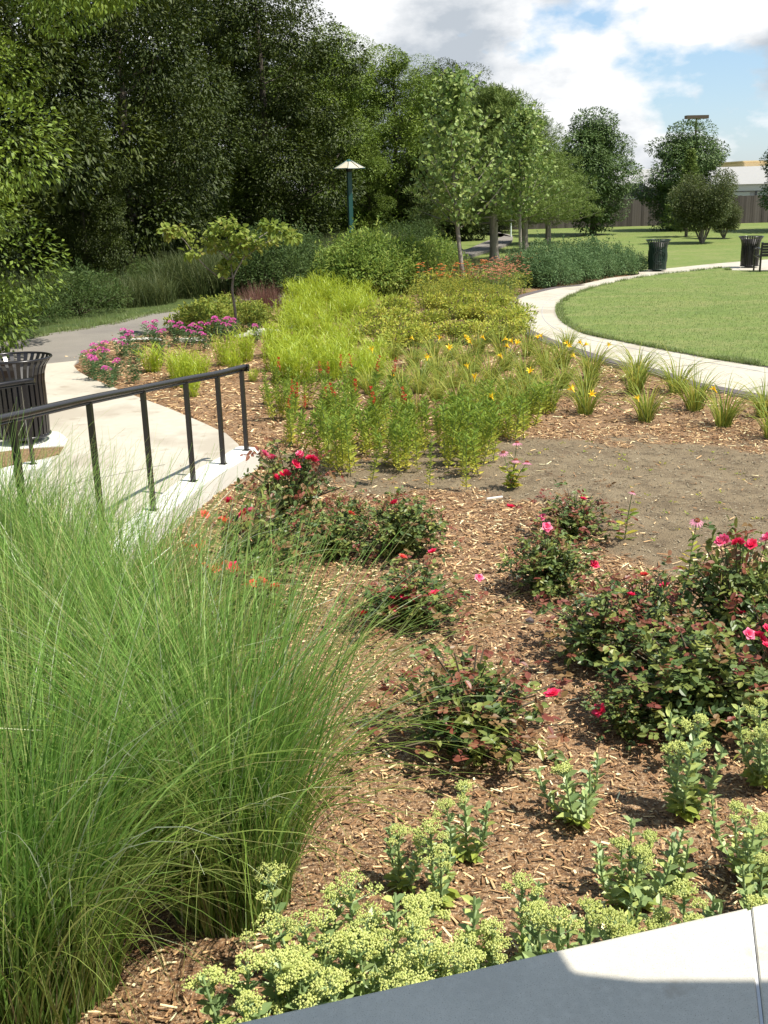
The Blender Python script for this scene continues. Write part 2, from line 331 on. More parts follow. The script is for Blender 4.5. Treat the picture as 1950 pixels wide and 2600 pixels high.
M['bluegreen'] = mat('blue_green_leaf', [(0.068, 0.125, 0.045), (0.1057, 0.1812, 0.0675), (0.1661, 0.2375, 0.0945)], rough=.55, trans=.22, spec=.2)
M['reed'] = mat('reed_blade', [(0.0425, 0.0669, 0.0202), (0.0722, 0.0986, 0.0304), (0.1105, 0.1267, 0.0431)], rough=.55, trans=.3, spec=.2)
M['helen'] = mat('orange_flower', [(.62, .20, .03), (.70, .28, .05), (.62, .12, .03)], rough=.5, trans=.25)
M['salmon'] = mat('salmon_flower', [(.50, .20, .11), (.60, .28, .15), (.42, .13, .08)], rough=.6, trans=.2)
M['purple'] = mat('purple_grass', [(.12, .05, .05), (.18, .08, .06), (.14, .09, .05)], rough=.6, trans=.2)
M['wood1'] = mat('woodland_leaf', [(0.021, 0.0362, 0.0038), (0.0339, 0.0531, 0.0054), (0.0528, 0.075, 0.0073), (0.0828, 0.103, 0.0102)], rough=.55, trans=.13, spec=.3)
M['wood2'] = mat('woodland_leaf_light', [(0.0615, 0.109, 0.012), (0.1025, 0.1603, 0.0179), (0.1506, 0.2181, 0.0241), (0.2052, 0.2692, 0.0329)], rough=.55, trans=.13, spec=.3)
M['maple'] = mat('round_tree_leaf', [(0.0486, 0.0902, 0.0251), (0.0785, 0.1313, 0.0353), (0.1217, 0.1806, 0.0468)], rough=.55, trans=.13, spec=.3)
M['poplar'] = mat('poplar_leaf', [(0.1037, 0.1713, 0.0432), (0.1842, 0.2666, 0.0618), (0.2997, 0.3618, 0.105), (0.2185, 0.3105, 0.1035)], rough=.5, trans=.25, spec=.3)
M['pine'] = mat('pine_needle', [(0.0761, 0.1247, 0.0268), (0.1305, 0.1869, 0.0403), (0.2068, 0.2597, 0.061)], rough=.55, trans=.1, spec=.2)
M['redbud'] = mat('redbud_leaf', [(0.1188, 0.18, 0.0288), (0.1848, 0.252, 0.0432), (0.264, 0.324, 0.0672), (0.2244, 0.192, 0.048)], rough=.55, trans=.35, spec=.2)
M['hazel'] = mat('grey_shrub_leaf', [(0.044, 0.066, 0.02), (0.0715, 0.0935, 0.028), (0.1045, 0.1155, 0.04)], rough=.55, trans=.2, spec=.2)
M['fence'] = mat('fence_board', [(0.0641, 0.0538, 0.0482), (0.0962, 0.0801, 0.0716), (0.1218, 0.1038, 0.095)], rough=.9, nscale=3, namt=.4, stretch=(1, 1, .2))
M['white_wall'] = mat('white_wall', [(.80, .79, .76), (.84, .83, .80)], rough=.7)
M['green_wall'] = mat('pale_green_wall', [(.42, .45, .40), (.46, .49, .44)], rough=.7)
M['tan_wall'] = mat('tan_wall', [(.50, .38, .20), (.55, .43, .25)], rough=.8)
M['grey_wall'] = mat('grey_wall', [(.33, .33, .34), (.38, .38, .38)], rough=.7)
M['dark_glass'] = mat('dark_glass', [(.03, .035, .04), (.05, .055, .06)], rough=.1, spec=.6)
M['stone'] = mat('stone', [(.42, .40, .35), (.55, .53, .47)], rough=.9, nscale=8, namt=.4, bump=.4)
M['edging'] = mat('edging', [(.085, .07, .07), (.12, .10, .10)], rough=.8, nscale=6, namt=.4)
M['joint'] = mat('joint', [(.05, .045, .04)], rough=.95)
M['white_chip'] = mat('white_stick', [(.75, .72, .64)], rough=.7)

# ============================================================ SETTING
CAPZ = 0.75
def gl(pts, z=0.): return [G(x, y, z)[:2] for x, y in pts]
# lawn (the base sheet, out to the horizon)
m = MB(); xs = np.r_[-400, -150, np.arange(-60, 121, 12), 250, 500]; ys = np.r_[-60, -10, np.arange(2, 100, 7), 200, 500, 900]
gx, gy = np.meshgrid(xs, ys); V = np.stack([gx, gy, np.full(gx.shape, -.06)], -1).reshape(-1, 3); nx = len(xs)
F = [(j*nx+i, j*nx+i+1, (j+1)*nx+i+1, (j+1)*nx+i) for j in range(len(ys)-1) for i in range(nx-1)]
m.add(V, F, .5); tag(m.build('lawn', M['lawn']), kind='structure')

# planting bed: grid sheet, mulch with a patch of bare soil
SOILP = [(560, 1190), (700, 1160), (880, 1150), (960, 1140), (1130, 1125), (1280, 1115), (1500, 1118), (1700, 1120), (1850, 1125), (2100, 1135), (2400, 1180), (2400, 1500), (2100, 1470), (1960, 1440), (1860, 1420), (1700, 1450), (1640, 1440), (1560, 1370), (1470, 1300), (1350, 1260), (1180, 1255), (1000, 1240), (850, 1235), (700, 1225)]
soilw = np.array(gl(SOILP))
BED = [(-200, 3600), (-600, 2400), (-300, 1500), (0, 1280), (200, 1240), (420, 1200), (590, 1150), (560, 1115), (480, 1080), (380, 1040), (280, 1005), (210, 975), (165, 940), (175, 900), (250, 860), (400, 815), (560, 775), (700, 752), (820, 722), (950, 692), (1080, 662), (1120, 690), (1200, 700), (1330, 700), (1450, 706), (1621, 697), (1600, 712), (1460, 740), (1330, 765), (1300, 790), (1330, 830), (1400, 860), (1560, 905), (1700, 945), (1950, 990), (2500, 1100), (3600, 2500), (3000, 3600)]
bedw = np.array(gl(BED))
def bed_grid(x0, x1, y0, y1, st, z0=0.):
    xs = np.arange(x0, x1+st/2, st); ys = np.arange(y0, y1+st/2, st); gx, gy = np.meshgrid(xs, ys)
    gz = gh(gx, gy)+z0+rng.normal(0, .35*min(st, .05)*.3, gx.shape)
    V = np.stack([gx, gy, gz], -1).reshape(-1, 3); nx = len(xs); ny = len(ys)
    i, j = np.meshgrid(np.arange(nx-1), np.arange(ny-1)); a = (j*nx+i).ravel()
    cx = (gx[:-1, :-1]+st/2).ravel(); cy = (gy[:-1, :-1]+st/2).ravel(); k = inpoly(cx, cy, bedw); a = a[k]
    return V, np.stack([a, a+1, a+nx+1, a+nx], 1)
m = MB(); V, F = bed_grid(-6, 8, 1.9, 13.0, .07); m.add(V, F, 0); nv1 = len(V)
V2, F2 = bed_grid(-10, 14, 13.0, 48.0, .14); m.add(V2, F2, 0)
bed = m.build('bed', M['bed'], smooth=True); tag(bed, kind='structure')
me = bed.data; co = np.zeros(len(me.vertices)*3, 'f'); me.vertices.foreach_get('co', co); co = co.reshape(-1, 3)
def polydist(x, y, P):
    d = np.full(x.shape, 1e9)
    for i in range(len(P)):
        a = P[i-1]; b = P[i]; ab = b-a; t = np.clip(((x-a[0])*ab[0]+(y-a[1])*ab[1])/(ab@ab), 0, 1)
        d = np.minimum(d, np.hypot(x-a[0]-t*ab[0], y-a[1]-t*ab[1]))
    return np.where(inpoly(x, y, P), d, -d)
def soilness(x, y):
    w = .16*np.sin(x*5.1+y*2.3)+.13*np.sin(y*7.7-x*3.1)+.09*np.sin(x*13.+y*11.)
    return np.clip((polydist(x, y, soilw)+w)/.30+.5, 0, 1)
at = me.attributes.new('soil', 'FLOAT', 'POINT'); at.data.foreach_set('value', soilness(co[:, 0], co[:, 1]).astype('f'))

# asphalt path behind the bed
far = [(-900, 985), (-300, 905), (0, 872), (127, 850), (270, 827), (359, 804), (464, 787), (548, 770), (633, 757), (720, 742), (800, 722), (900, 694), (1000, 668), (1100, 650), (1179, 636), (1239, 612), (1280, 600), (1262, 590), (1210, 583), (1150, 578)]
near = [(1150, 583), (1215, 589), (1290, 596), (1302, 606), (1288, 621), (1227, 641), (1180, 655), (1080, 680), (1000, 698), (900, 722), (810, 750), (700, 780), (620, 798), (498, 822), (420, 840), (330, 858), (250, 876), (205, 905), (195, 928), (120, 955), (0, 975), (-300, 1010), (-900, 1110)]
m = MB(); slab(m, smooth_line(gl(far), 4).tolist()+smooth_line(gl(near), 4).tolist(), .030, .10)
tag(m.build('asphalt_path', M['asphalt']), kind='structure')
# concrete walk at the left, between the bed and the kerb
conc = [(-1500, 1130), (-300, 985), (0, 945), (100, 932), (197, 922), (187, 935), (200, 950), (232, 968), (280, 987), (330, 1008), (430, 1045), (520, 1084), (575, 1110), (606, 1138), (616, 1160), (470, 1290), (300, 1420), (100, 1600), (-300, 2100), (-1500, 2100)]
w = gl(conc); m = MB(); slab(m, w, .042, .12); tag(m.build('concrete_walk', M['concrete']), kind='structure')
# score lines of the walk
m = MB()
for a, b in (((-60, 1080), (330, 1010)), ((-60, 1290), (420, 1190))):
    p, q = G(*a), G(*b); d = nrm((q-p)[None])[0]; s = np.array([-d[1], d[0], 0])*.006
    p[2] = q[2] = .0435; m.add([p-s, q-s, q+s, p+s], [(0, 1, 2, 3)])
tag(m.build('walk_score_lines', M['joint']), kind='structure')
# curved concrete path at the right
outer = [(2600, 1160), (2200, 1090), (1990, 1040), (1925, 1023), (1820, 1002), (1722, 981), (1655, 956), (1545, 930), (1450, 900), (1370, 870), (1300, 835), (1268, 808), (1262, 790), (1271, 776), (1313, 757), (1398, 736), (1469, 728), (1545, 711), (1619, 702), (1624, 691), (1693, 686), (1798, 675), (1879, 668), (2000, 660), (2400, 640)]
inner = [(2400, 660), (2100, 678), (1990, 688), (1900, 692), (1853, 692), (1835, 686), (1756, 694), (1630, 709), (1524, 732), (1461, 753), (1427, 774), (1419, 795), (1431, 821), (1478, 850), (1545, 867), (1651, 888), (1777, 913), (1883, 930), (1960, 943), (2200, 990), (2600, 1060)]
ow = smooth_line(gl(outer), 5); iw = smooth_line(gl(inner), 5)
m = MB(); slab(m, ow.tolist()+iw.tolist(), .05, .12); tag(m.build('concrete_path', M['concrete']), kind='structure')
# dark paver edging on the bed side
def strip(m, line, off0, off1, z0, z1):
    line = np.asarray(line)[:, :2]; T = nrm(np.gradient(line, axis=0)); Nn = np.stack([-T[:, 1], T[:, 0]], 1)
    a = line+Nn*off0; b = line+Nn*off1; n = len(line)
    V = np.concatenate([np.c_[a, np.full(n, z0)], np.c_[a, np.full(n, z1)], np.c_[b, np.full(n, z1)], np.c_[b, np.full(n, z0)]])
    F = []
    for i in range(n-1):
        for k in range(3): F.append((k*n+i, k*n+i+1, (k+1)*n+i+1, (k+1)*n+i))
    m.add(V, F)
m = MB(); cut = [i for i in range(len(ow)) if 1.5 < ow[i][0] and ow[i][1] < G(1469, 728)[1]+.1]
e0 = ow[cut]; strip(m, e0, -.015, -.20, -.05, .062)
ed = m.build('path_edging', M['edging']); tag(ed, kind='structure')
# thin score lines along the curved path
m = MB(); strip(m, iw[20:], -.34, -.355, .04, .0535)
tag(m.build('path_score_lines', M['joint']), kind='structure')
m = MB(); jn = iw[np.linspace(24, len(iw)-8, 15).astype(int)]
for p in jn:
    q = ow[int(np.argmin(np.hypot(*(ow-p).T)))]; d = (q-p)/max(.1, np.linalg.norm(q-p)); t_ = np.array([-d[1], d[0]])*.006; P4 = [p-t_, q-t_, q+t_, p+t_]; m.add([(a[0], a[1], .0545) for a in P4], [(0, 1, 2, 3)])
tag(m.build('path_joint_lines', M['joint']), kind='structure')
# oval lawn inside the curve
ov = iw.tolist()[20:]+[G(3200, 1160)[:2], G(3000, 690)[:2]]
m = MB(); slab(m, ov, .065, .15); lawn2 = m.build('oval_lawn', M['lawn']); tag(lawn2, kind='structure')
# soil line where the mower has trimmed the edge of the lawn
m = MB(); strip(m, iw[45:], .015, -.045, .03, .056); tag(m.build('trimmed_edge', M['edging']), kind='structure')
# rough grass verge between asphalt path and woods
vg = [(-900, 985), (-300, 905), (0, 872), (127, 850), (270, 827), (359, 804), (464, 787), (548, 770), (633, 757), (720, 742), (800, 722), (900, 694), (1000, 668), (1100, 650), (1179, 636)]
vw = gl(vg); m = MB(); slab(m, vw+[(4, 75), (-60, 80), (-60, 12)], -.005, .04); tag(m.build('rough_verge', M['verge']), kind='structure')

# ------------------------------------------------------------ wall in the foreground
pA = G(570, 2600, CAPZ)[:2]; pB = G(1950, 2289, CAPZ)[:2]; dv = (pB-pA)/np.linalg.norm(pB-pA); nv = np.array([-dv[1], dv[0]])
wall = empty('garden_wall', (*pA, 0), math.atan2(dv[1], dv[0]))
tag(wall, 'pale concrete garden wall with a broad smooth coping, in the foreground at the lower right corner', 'wall')
j0 = G(1903, 2300, CAPZ)[:2]-pA; j1 = G(1936, 2600, CAPZ)[:2]-pA; jx = float(j0@dv); jsk = float(((j1-j0)@dv)/((j1-j0)@nv))   # the joint runs slightly askew
def coping(x0, x1):
    bm = MB(); w = .62; r = .012; prof = [(0, -.09), (0, -r), (-r*.3, -r*.3), (-r, 0), (-w, 0), (-w, -.09)]
    n = len(prof); xs_ = [x0, x0+.004, x1-.004, x1]; V = []
    for i, x in enumerate(xs_):
        ins = .004 if i in (0, 3) else 0
        for (y, z) in prof: V.append((x+(y*jsk if abs(x-jx) < .03 else 0), y, CAPZ+z-(ins if z > -.05 else 0)))
    F = [(i*n+k, (i+1)*n+k, (i+1)*n+(k+1) % n, i*n+(k+1) % n) for i in range(3) for k in range(n)]
    bm.add(V, F, .5); bm.add(V[:n], [list(range(n))], .5); bm.add(V[-n:], [list(range(n))[::-1]], .5)
    return bm.build('coping_slab', M['coping'], wall)
coping(-1.6, jx-.006); coping(jx+.006, jx+2.2)
bm = MB(); box(bm, (-1.6, -.56, -.2), (jx+2.2, -.05, CAPZ-.092)); bm.build('wall_body', M['curb'], wall)
bm = MB(); JV = [(jx+sx*.0045+y*jsk, y, z) for z in (CAPZ-.088, CAPZ-.008) for (sx, y) in ((-1, -.60), (1, -.60), (1, -.008), (-1, -.008))]; bm.add(JV, [(0, 3, 2, 1), (4, 5, 6, 7), (0, 1, 5, 4), (1, 2, 6, 5), (2, 3, 7, 6), (3, 0, 4, 7)]); bm.build('joint_filler', M['joint'], wall)
# terrace behind the wall (where the photographer stands)
m = MB(); tp = [tuple(pA-dv*1.6-nv*.57), tuple(pA+dv*(jx+2.2)-nv*.57), tuple(pA+dv*(jx+2.2)-nv*5), tuple(pA-dv*1.6-nv*5)]
slab(m, tp, .62, .7); tag(m.build('terrace', M['concrete']), kind='structure')
# unseen slab behind the camera, added and cut to shape to shade the coping
sdir = np.array(sd)
def lift(x, y, h): t = (h-CAPZ)/sdir[2]; return (x+sdir[0]*t, y+sdir[1]*t)
RH = 3.4
c0 = G(1460, 2500, CAPZ)[:2]; e1 = G(1960, 2500, CAPZ)[:2]; ed1 = (e1-c0)/np.linalg.norm(e1-c0)
k0 = G(1425, 2418, CAPZ)[:2]; kk = [G(1452, 2462, CAPZ)[:2], G(1478, 2478, CAPZ)[:2]]
q0 = pA+dv*np.dot(k0-pA, dv)-nv*.0
sh = [q0, kk[0], kk[1], c0+ed1*.2, c0+ed1*3.0, c0+ed1*3.0-nv*3, pA-dv*1.0-nv*3, pA-dv*1.0]
sh = [lift(p[0], p[1], RH) for p in sh]
shadow_slab = empty('shadow_caster', (0, 0, 0)); tag(shadow_slab, 'unseen slab on posts behind the wall, added to cast the shadow on the coping', 'shadow_caster')
m = MB(); slab(m, sh, RH+.08, .08); m.build('shadow_slab', M['fence'], shadow_slab)
for p in (sh[4], sh[5], sh[6]):
    m = MB(); box(m, (p[0]-.25, p[1]-.3, .3), (p[0]-.13, p[1]-.18, RH)); m.build('post', M['fence'], shadow_slab)  # posts added to carry the unseen shadow slab

# ------------------------------------------------------------ kerb walls and handrails
def kerb(name, label, top_in, top_out, h, label_cat='kerb'):
    e = empty(name, (*G(*top_out[0], h)[:2], 0)); o0 = np.array(e.location)
    a = np.array(gl(top_in, h)); b = np.array(gl(top_out, h)); poly = np.r_[a, b[::-1]]-o0[:2]
    m = MB(); slab(m, poly, h, h+.2); ob = m.build('kerb_body', M['curb'], e)
    md = ob.modifiers.new('b', 'BEVEL'); md.width = .012; md.segments = 2
    tag(e, label, label_cat); return e
kerb('kerb_wall', 'low white concrete kerb wall that carries the long black handrail', [(612, 1132), (600, 1136), (560, 1160), (480, 1202), (375, 1282), (230, 1400), (60, 1550), (-300, 1900)],
     [(655, 1137), (660, 1146), (628, 1163), (545, 1212), (440, 1292), (300, 1410), (130, 1570), (-200, 1940)], .18)
m = MB(); slab(m, gl([(-400, 1168), (-400, 1110), (0, 1105), (150, 1108), (172, 1125), (165, 1143), (60, 1152), (0, 1160)], .0), .055, .2)
e = m.build('concrete_pad', M['curb']); tag(e, 'white concrete pad under the litter bin at the left', 'pad')
m = MB(); slab(m, gl([(-400, 1200), (-100, 1172), (0, 1160), (60, 1152), (163, 1146), (150, 1165), (100, 1177), (0, 1200), (-400, 1270)], .0), .052, .15)
a = me.attributes; sm = m.build('mulch_strip', M['bed']); sm.data.attributes.new('soil', 'FLOAT', 'POINT'); tag(sm, kind='structure')
kerb('stair_kerb', 'short white kerb in front of the litter bin, half hidden by maiden grass', [(130, 1163), (60, 1174), (0, 1190), (-300, 1260)], [(122, 1185), (60, 1196), (0, 1215), (-300, 1300)], .16)

def handrail(name, label, tops, bases, zb, zr, ext=None):
    B = [G(x, y, zb) for x, y in bases]; T = [AT(x, y, B[min(i, len(B)-1)][1]) if i < len(B) else G(x, y, zr) for i, (x, y) in enumerate(tops)]
    P = [np.array([t[0], t[1], 0]) if i >= len(B) else np.array([B[i][0], B[i][1], 0]) for i, t in enumerate(T)]
    o = empty(name, P[0]); o0 = P[0]; tag(o, label, 'handrail')
    line = [np.array([p[0], p[1], T[i][2]])-o0 for i, p in enumerate(P)]
    d = line[0]-line[1]; d = d/np.linalg.norm(d); line = [line[0]+d*.06+np.array([.05, 0, .0]), line[0]+d*.01]+line[1:]+[line[-1]+(line[-1]-line[-2])*1.5]
    m = MB(); sl = smooth_line(np.array(line), 6); tube(m, sl, .025, sides=14, cap=True); m.build('rail', M['black'], o, smooth=True)
    m = MB(); sl2 = sl.copy(); sl2[:, 2] -= .034
    tube(m, sl2, .009, sides=6)
    m.build('rail_plate', M['black'], o)
    for i, p in enumerate(P):
        q = p-o0; j = min(i+1, len(P)-1) if i == 0 else i; dd = P[j]-P[j-1] if j > 0 else np.array([1, 0, 0]); an = math.atan2(dd[1], dd[0])
        m = MB(); box(m, (-.018, -.018, zb), (.018, .018, T[i][2]-.03), an, q*[1, 1, 0]); pb = m.build('post', M['black'], o)
        m = MB(); box(m, (-.032, -.032, zb-.002), (.032, .032, zb+.005), an, q*[1, 1, 0]); m.build('base_plate', M['black'], pb)
    return o
rail1 = handrail('handrail', 'long black metal handrail with square posts on the white kerb wall', [(615, 933), (548, 948), (465, 963), (358, 985), (232, 1012), (38, 1056), (-250, 1120)],
         [(626, 1143), (567, 1178), (491, 1222), (390, 1295), (266, 1395), (92, 1540), (-150, 1750)], .18, 1.13)
rail2 = handrail('handrail', 'short black handrail end in front of the litter bin at the left edge', [(68, 968), (-60, 988), (-300, 1030)], [(84, 1178), (-40, 1196), (-290, 1255)], .16, 1.15)

# ------------------------------------------------------------ litter bins, bench
def litter_bin(loc, label, body, liner, pattern=False, sc=1., group='round slatted litter bins'):
    o = empty('litter_bin', loc, .3, (sc, sc, min(sc, 1.))); tag(o, label, 'litter bin', group)
    m = MB(); n = 30; prof = [(.255, .07), (.262, .30), (.262, .66), (.270, .74), (.295, .82), (.335, .875), (.345, .90)]
    for k in range(n):
        a = k*2*math.pi/n; hw = .0185; ring = []
        for (r, z) in prof:
            c_, s_ = math.cos(a), math.sin(a); ring.append(((r*c_-hw*-s_*-1), (r*s_-hw*c_), z)); ring.append((r*c_-hw*s_, r*s_+hw*c_, z))
        V = []
        for (r, z) in prof:
            c_, s_ = math.cos(a), math.sin(a)
            for rr in (r, r-.008):
                V.append((rr*c_+hw*s_, rr*s_-hw*c_, z)); V.append((rr*c_-hw*s_, rr*s_+hw*c_, z))
        F = []
        for i in range(len(prof)-1):
            b = i*4; F += [(b, b+1, b+5, b+4), (b+2, b+6, b+7, b+3), (b, b+4, b+6, b+2), (b+1, b+3, b+7, b+5)]
        m.add(V, F)
    m.build('slats', M[body], o)
    def ring(r, z, t, name):
        mm = MB(); a = np.linspace(0, 2*np.pi, 41); tube(mm, np.stack([r*np.cos(a), r*np.sin(a), 0*a+z], 1), t, sides=8); return mm.build(name, M[body], o, smooth=True)
    ring(.348, .905, .013, 'rim'); ring(.255, .075, .014, 'base_ring'); ring(.252, .70, .008, 'band'); ring(.252, .40, .008, 'band')
    if pattern:
        for (r0, z0) in ((.13, .42), (.19, .42)):
            for a0 in (-1.9, 0.2, 2.3):
                mm = MB(); t = np.linspace(0, 2*np.pi, 25); aa = a0+np.cos(t)*r0/.27; tube(mm, np.stack([.272*np.cos(aa), .272*np.sin(aa), z0+np.sin(t)*r0], 1), .007, sides=5); mm.build('hoop', M[body], o)
    m = MB(); a = np.linspace(0, 2*np.pi, 33)[:-1]
    V = [(r*math.cos(t), r*math.sin(t), z) for (r, z) in ((.225, .08), (.24, .84), (.225, .84), (.20, .25)) for t in a]
    m.add(V, [(k*32+j, k*32+(j+1) % 32, (k+1)*32+(j+1) % 32, (k+1)*32+j) for k in range(3) for j in range(32)]); m.build('liner', M['black2'], o, smooth=True)
    m = MB(); tube(m, [(0, 0, .0), (0, 0, .075)], .10, .16, sides=16, cap=True); m.build('foot', M[body], o)
    return o
b1 = AT(62, 1110, G(22, 1118, .10)[1]+.15); b1[2] = .055
litter_bin((b1[0], b1[1], .055), 'black slatted litter bin with a flared rim, behind the long handrail at the left', 'black', 'black2', sc=1.08)
g2 = G(1668, 688, .05); litter_bin((g2[0], g2[1], .03), 'dark green slatted litter bin with ring pattern beside the curved path', 'green_paint', 'black2', True)
g3 = G(1902, 679, .05); litter_bin((g3[0], g3[1], .03), 'black litter bin next to the park bench at the right edge', 'black', 'black2')
g4 = G(1926, 692, .05)
bench = empty('park_bench', (g4[0], g4[1], .05), 0.0); tag(bench, 'black metal park bench seen from behind, cut off by the right edge', 'bench')
for x in (.03, 1.77):
    m = MB(); tube(m, [(x, 0, 0), (x, 0, .55), (x, -.05, .82)], .03, sides=6, cap=True); tube(m, [(x, .5, 0), (x, .5, .62)], .025, sides=6, cap=True)
    tube(m, [(x, -.02, .62), (x, .25, .66), (x, .52, .62)], .022, sides=6, cap=True); tube(m, [(x, 0, .40), (x, .5, .42)], .02, sides=6); m.build('end_frame', M['black'], bench)
m = MB()
for k in range(5): box(m, (.0, -.035-.012*k, .44+.075*k), (1.8, -.010-.012*k, .44+.075*k+.066))
m.build('backrest', M['black'], bench)
m = MB()
for k in range(5): box(m, (.0, .04+.09*k, .425), (1.8, .04+.09*k+.075, .45))
m.build('seat', M['black'], bench)

# ------------------------------------------------------------ lamp post
lp = AT(893, 640, 38); lp[2] = 0; o = empty('lamp_post', lp, R(20)); tag(o, 'dark teal path lamp on a square post with a flat cream eight sided hood', 'street lamp')
LH = 3.22
m = MB(); box(m, (-.075, -.075, -.1), (.075, .075, LH-.1)); ob = m.build('pole', M['pole'], o); b_ = ob.modifiers.new('b', 'BEVEL'); b_.width = .008
m = MB(); box(m, (-.12, -.12, -.1), (.12, .12, .06)); m.build('base', M['pole'], o)
m = MB(); a8 = np.arange(8)*np.pi/4+np.pi/8; r0, r1 = .54, .09
V = [(r0*math.cos(a), r0*math.sin(a), LH) for a in a8]+[(r1*math.cos(a), r1*math.sin(a), LH+.24) for a in a8]+[(r0*.97*math.cos(a), r0*.97*math.sin(a), LH-.015) for a in a8]+[(r1*math.cos(a), r1*math.sin(a), LH+.2) for a in a8]
m.add(V, [(k, (k+1) % 8, 8+(k+1) % 8, 8+k) for k in range(8)]+[(16+k, 24+k, 24+(k+1) % 8, 16+(k+1) % 8) for k in range(8)]); hood = m.build('hood', M['cream'], o)
for a in a8:
    m = MB(); tube(m, [(r0*1.0*math.cos(a), r0*math.sin(a), LH+.005), (r1*math.cos(a), r1*math.sin(a), LH+.25)], .011, sides=4); m.build('rib', M['pole'], hood)
m = MB(); tube(m, [(r0*math.cos(a), r0*math.sin(a), LH) for a in list(a8)+[a8[0]]], .018, sides=6); m.build('edge_ring', M['pole'], o)
m = MB(); tube(m, [(0, 0, LH+.22), (0, 0, LH+.30)], .12, .05, sides=8, cap=True); m.build('finial', M['pole'], o)
m = MB(); tube(m, [(0, 0, LH-.10), (0, 0, LH+.06)], .10, .14, sides=10, cap=True); m.build('lamp_housing', M['black'], o)
m = MB(); box(m, (.077, -.05, 2.42), (.086, .05, 2.58)); pl = m.build('number_plate', M['cream'], o)
m = MB(); box(m, (.0865, -.022, 2.45), (.0895, .022, 2.55)); m.build('plate_mark', M['black'], pl)
# far thin green post by the path, parking lot light
p = G(1297, 603); o = empty('marker_post', p); tag(o, 'thin green metal post beside the far bend of the asphalt path', 'post')
m = MB(); tube(m, [(0, 0, 0), (0, 0, 1.5)], .04, sides=6, cap=True); m.build('post', mat('bright_green', [(.02, .35, .16)], rough=.4), o)
p = AT(1767, 330, 95); o = empty('parking_light', (p[0], p[1], 0), .1); tag(o, 'tall dark parking lot light with twin flat heads above the trees', 'street lamp')
zt = AT(1767, 298, 95)[2]
m = MB(); tube(m, [(0, 0, 0), (0, 0, zt)], .14, .09, sides=8, cap=True); m.build('pole', M['stem_b'], o)
for s in (-1, 1):
    m = MB(); box(m, (min(0, s*.95), -.3, zt-.12), (max(0, s*.95), .3, zt+.16)); m.build('lamp_head', M['stem_b'], o)

# ------------------------------------------------------------ fence and buildings beyond
f0 = G(1180, 583); f1 = G(2050, 560); f0 = np.array([G(1540, 574)[0]-22, G(1540, 574)[1]-1.0, 0]); f1 = G(2000, 561)
L_ = np.linalg.norm((f1-f0)[:2]); fa = math.atan2(f1[1]-f0[1], f1[0]-f0[0]); fence = empty('board_fence', (f0[0], f0[1], 0), fa)
tag(fence, 'weathered brown wooden board fence along the far edge of the lawn', 'fence')
m = MB(); x = 0
while x < L_+14:
    h = 1.55+U(-.02, .02); box(m, (x, U(-.01, .01), -.1), (x+.135, .03, h), v=U(0, 1)); x += .142
m.build('boards', M['fence'], fence)
m = MB(); [box(m, (0, .035, z), (L_+14, .09, z+.09)) for z in (.3, 1.2)]; m.build('rails', M['fence'], fence)
def rect(m, x0, x1, y, z0, z1, d=.5, v=None): box(m, (x0, y, z0), (x1, y+d, z1), v=v)
D = 105.
bx0, bx1 = AT(1500, 480, D)[0], AT(2150, 480, D)[0]; zz = lambda y, x=1800: AT(x, y, D)[2]
o = empty('warehouse', (bx0, D, 0)); tag(o, 'long white flat roofed warehouse behind the board fence', 'building'); wv = bx1-bx0
m = MB(); box(m, (0, 0, zz(470)), (wv, 20, zz(425))); m.build('roof_band', M['white_wall'], o)
m = MB(); box(m, (.2, .3, zz(487)), (wv-.2, 19.7, zz(470)-.01)); m.build('upper_wall', M['green_wall'], o)
m = MB(); box(m, (.3, .6, -.5), (wv-.3, 19.5, zz(487)-.01)); m.build('lower_wall', M['grey_wall'], o)
x = 1.0
while x < wv-2.6:
    m = MB(); box(m, (x, .52, zz(510)), (x+2.3, .58, zz(490))); m.build('window', M['green_wall'], o); x += 3.0
for x in np.arange(.8, wv-1, 3.0):
    m = MB(); box(m, (x, .50, 0), (x+.14, .519, zz(487))); m.build('pilaster', M['dark_glass'], o)
pt = AT(1890, 420, 125); pe = AT(2100, 420, 125); o = empty('tan_building', (pt[0], 125, 0)); tag(o, 'tan flat topped building behind the white warehouse at the right edge', 'building')
m = MB(); box(m, (0, 0, 0), (pe[0]-pt[0], 10, AT(1900, 411, 125)[2])); m.build('wall', M['tan_wall'], o)
m = MB(); box(m, (-.2, -.2, AT(1900, 411, 125)[2]), (pe[0]-pt[0]+.2, 10.2, AT(1900, 408, 125)[2])); m.build('parapet', M['tan_wall'], o)
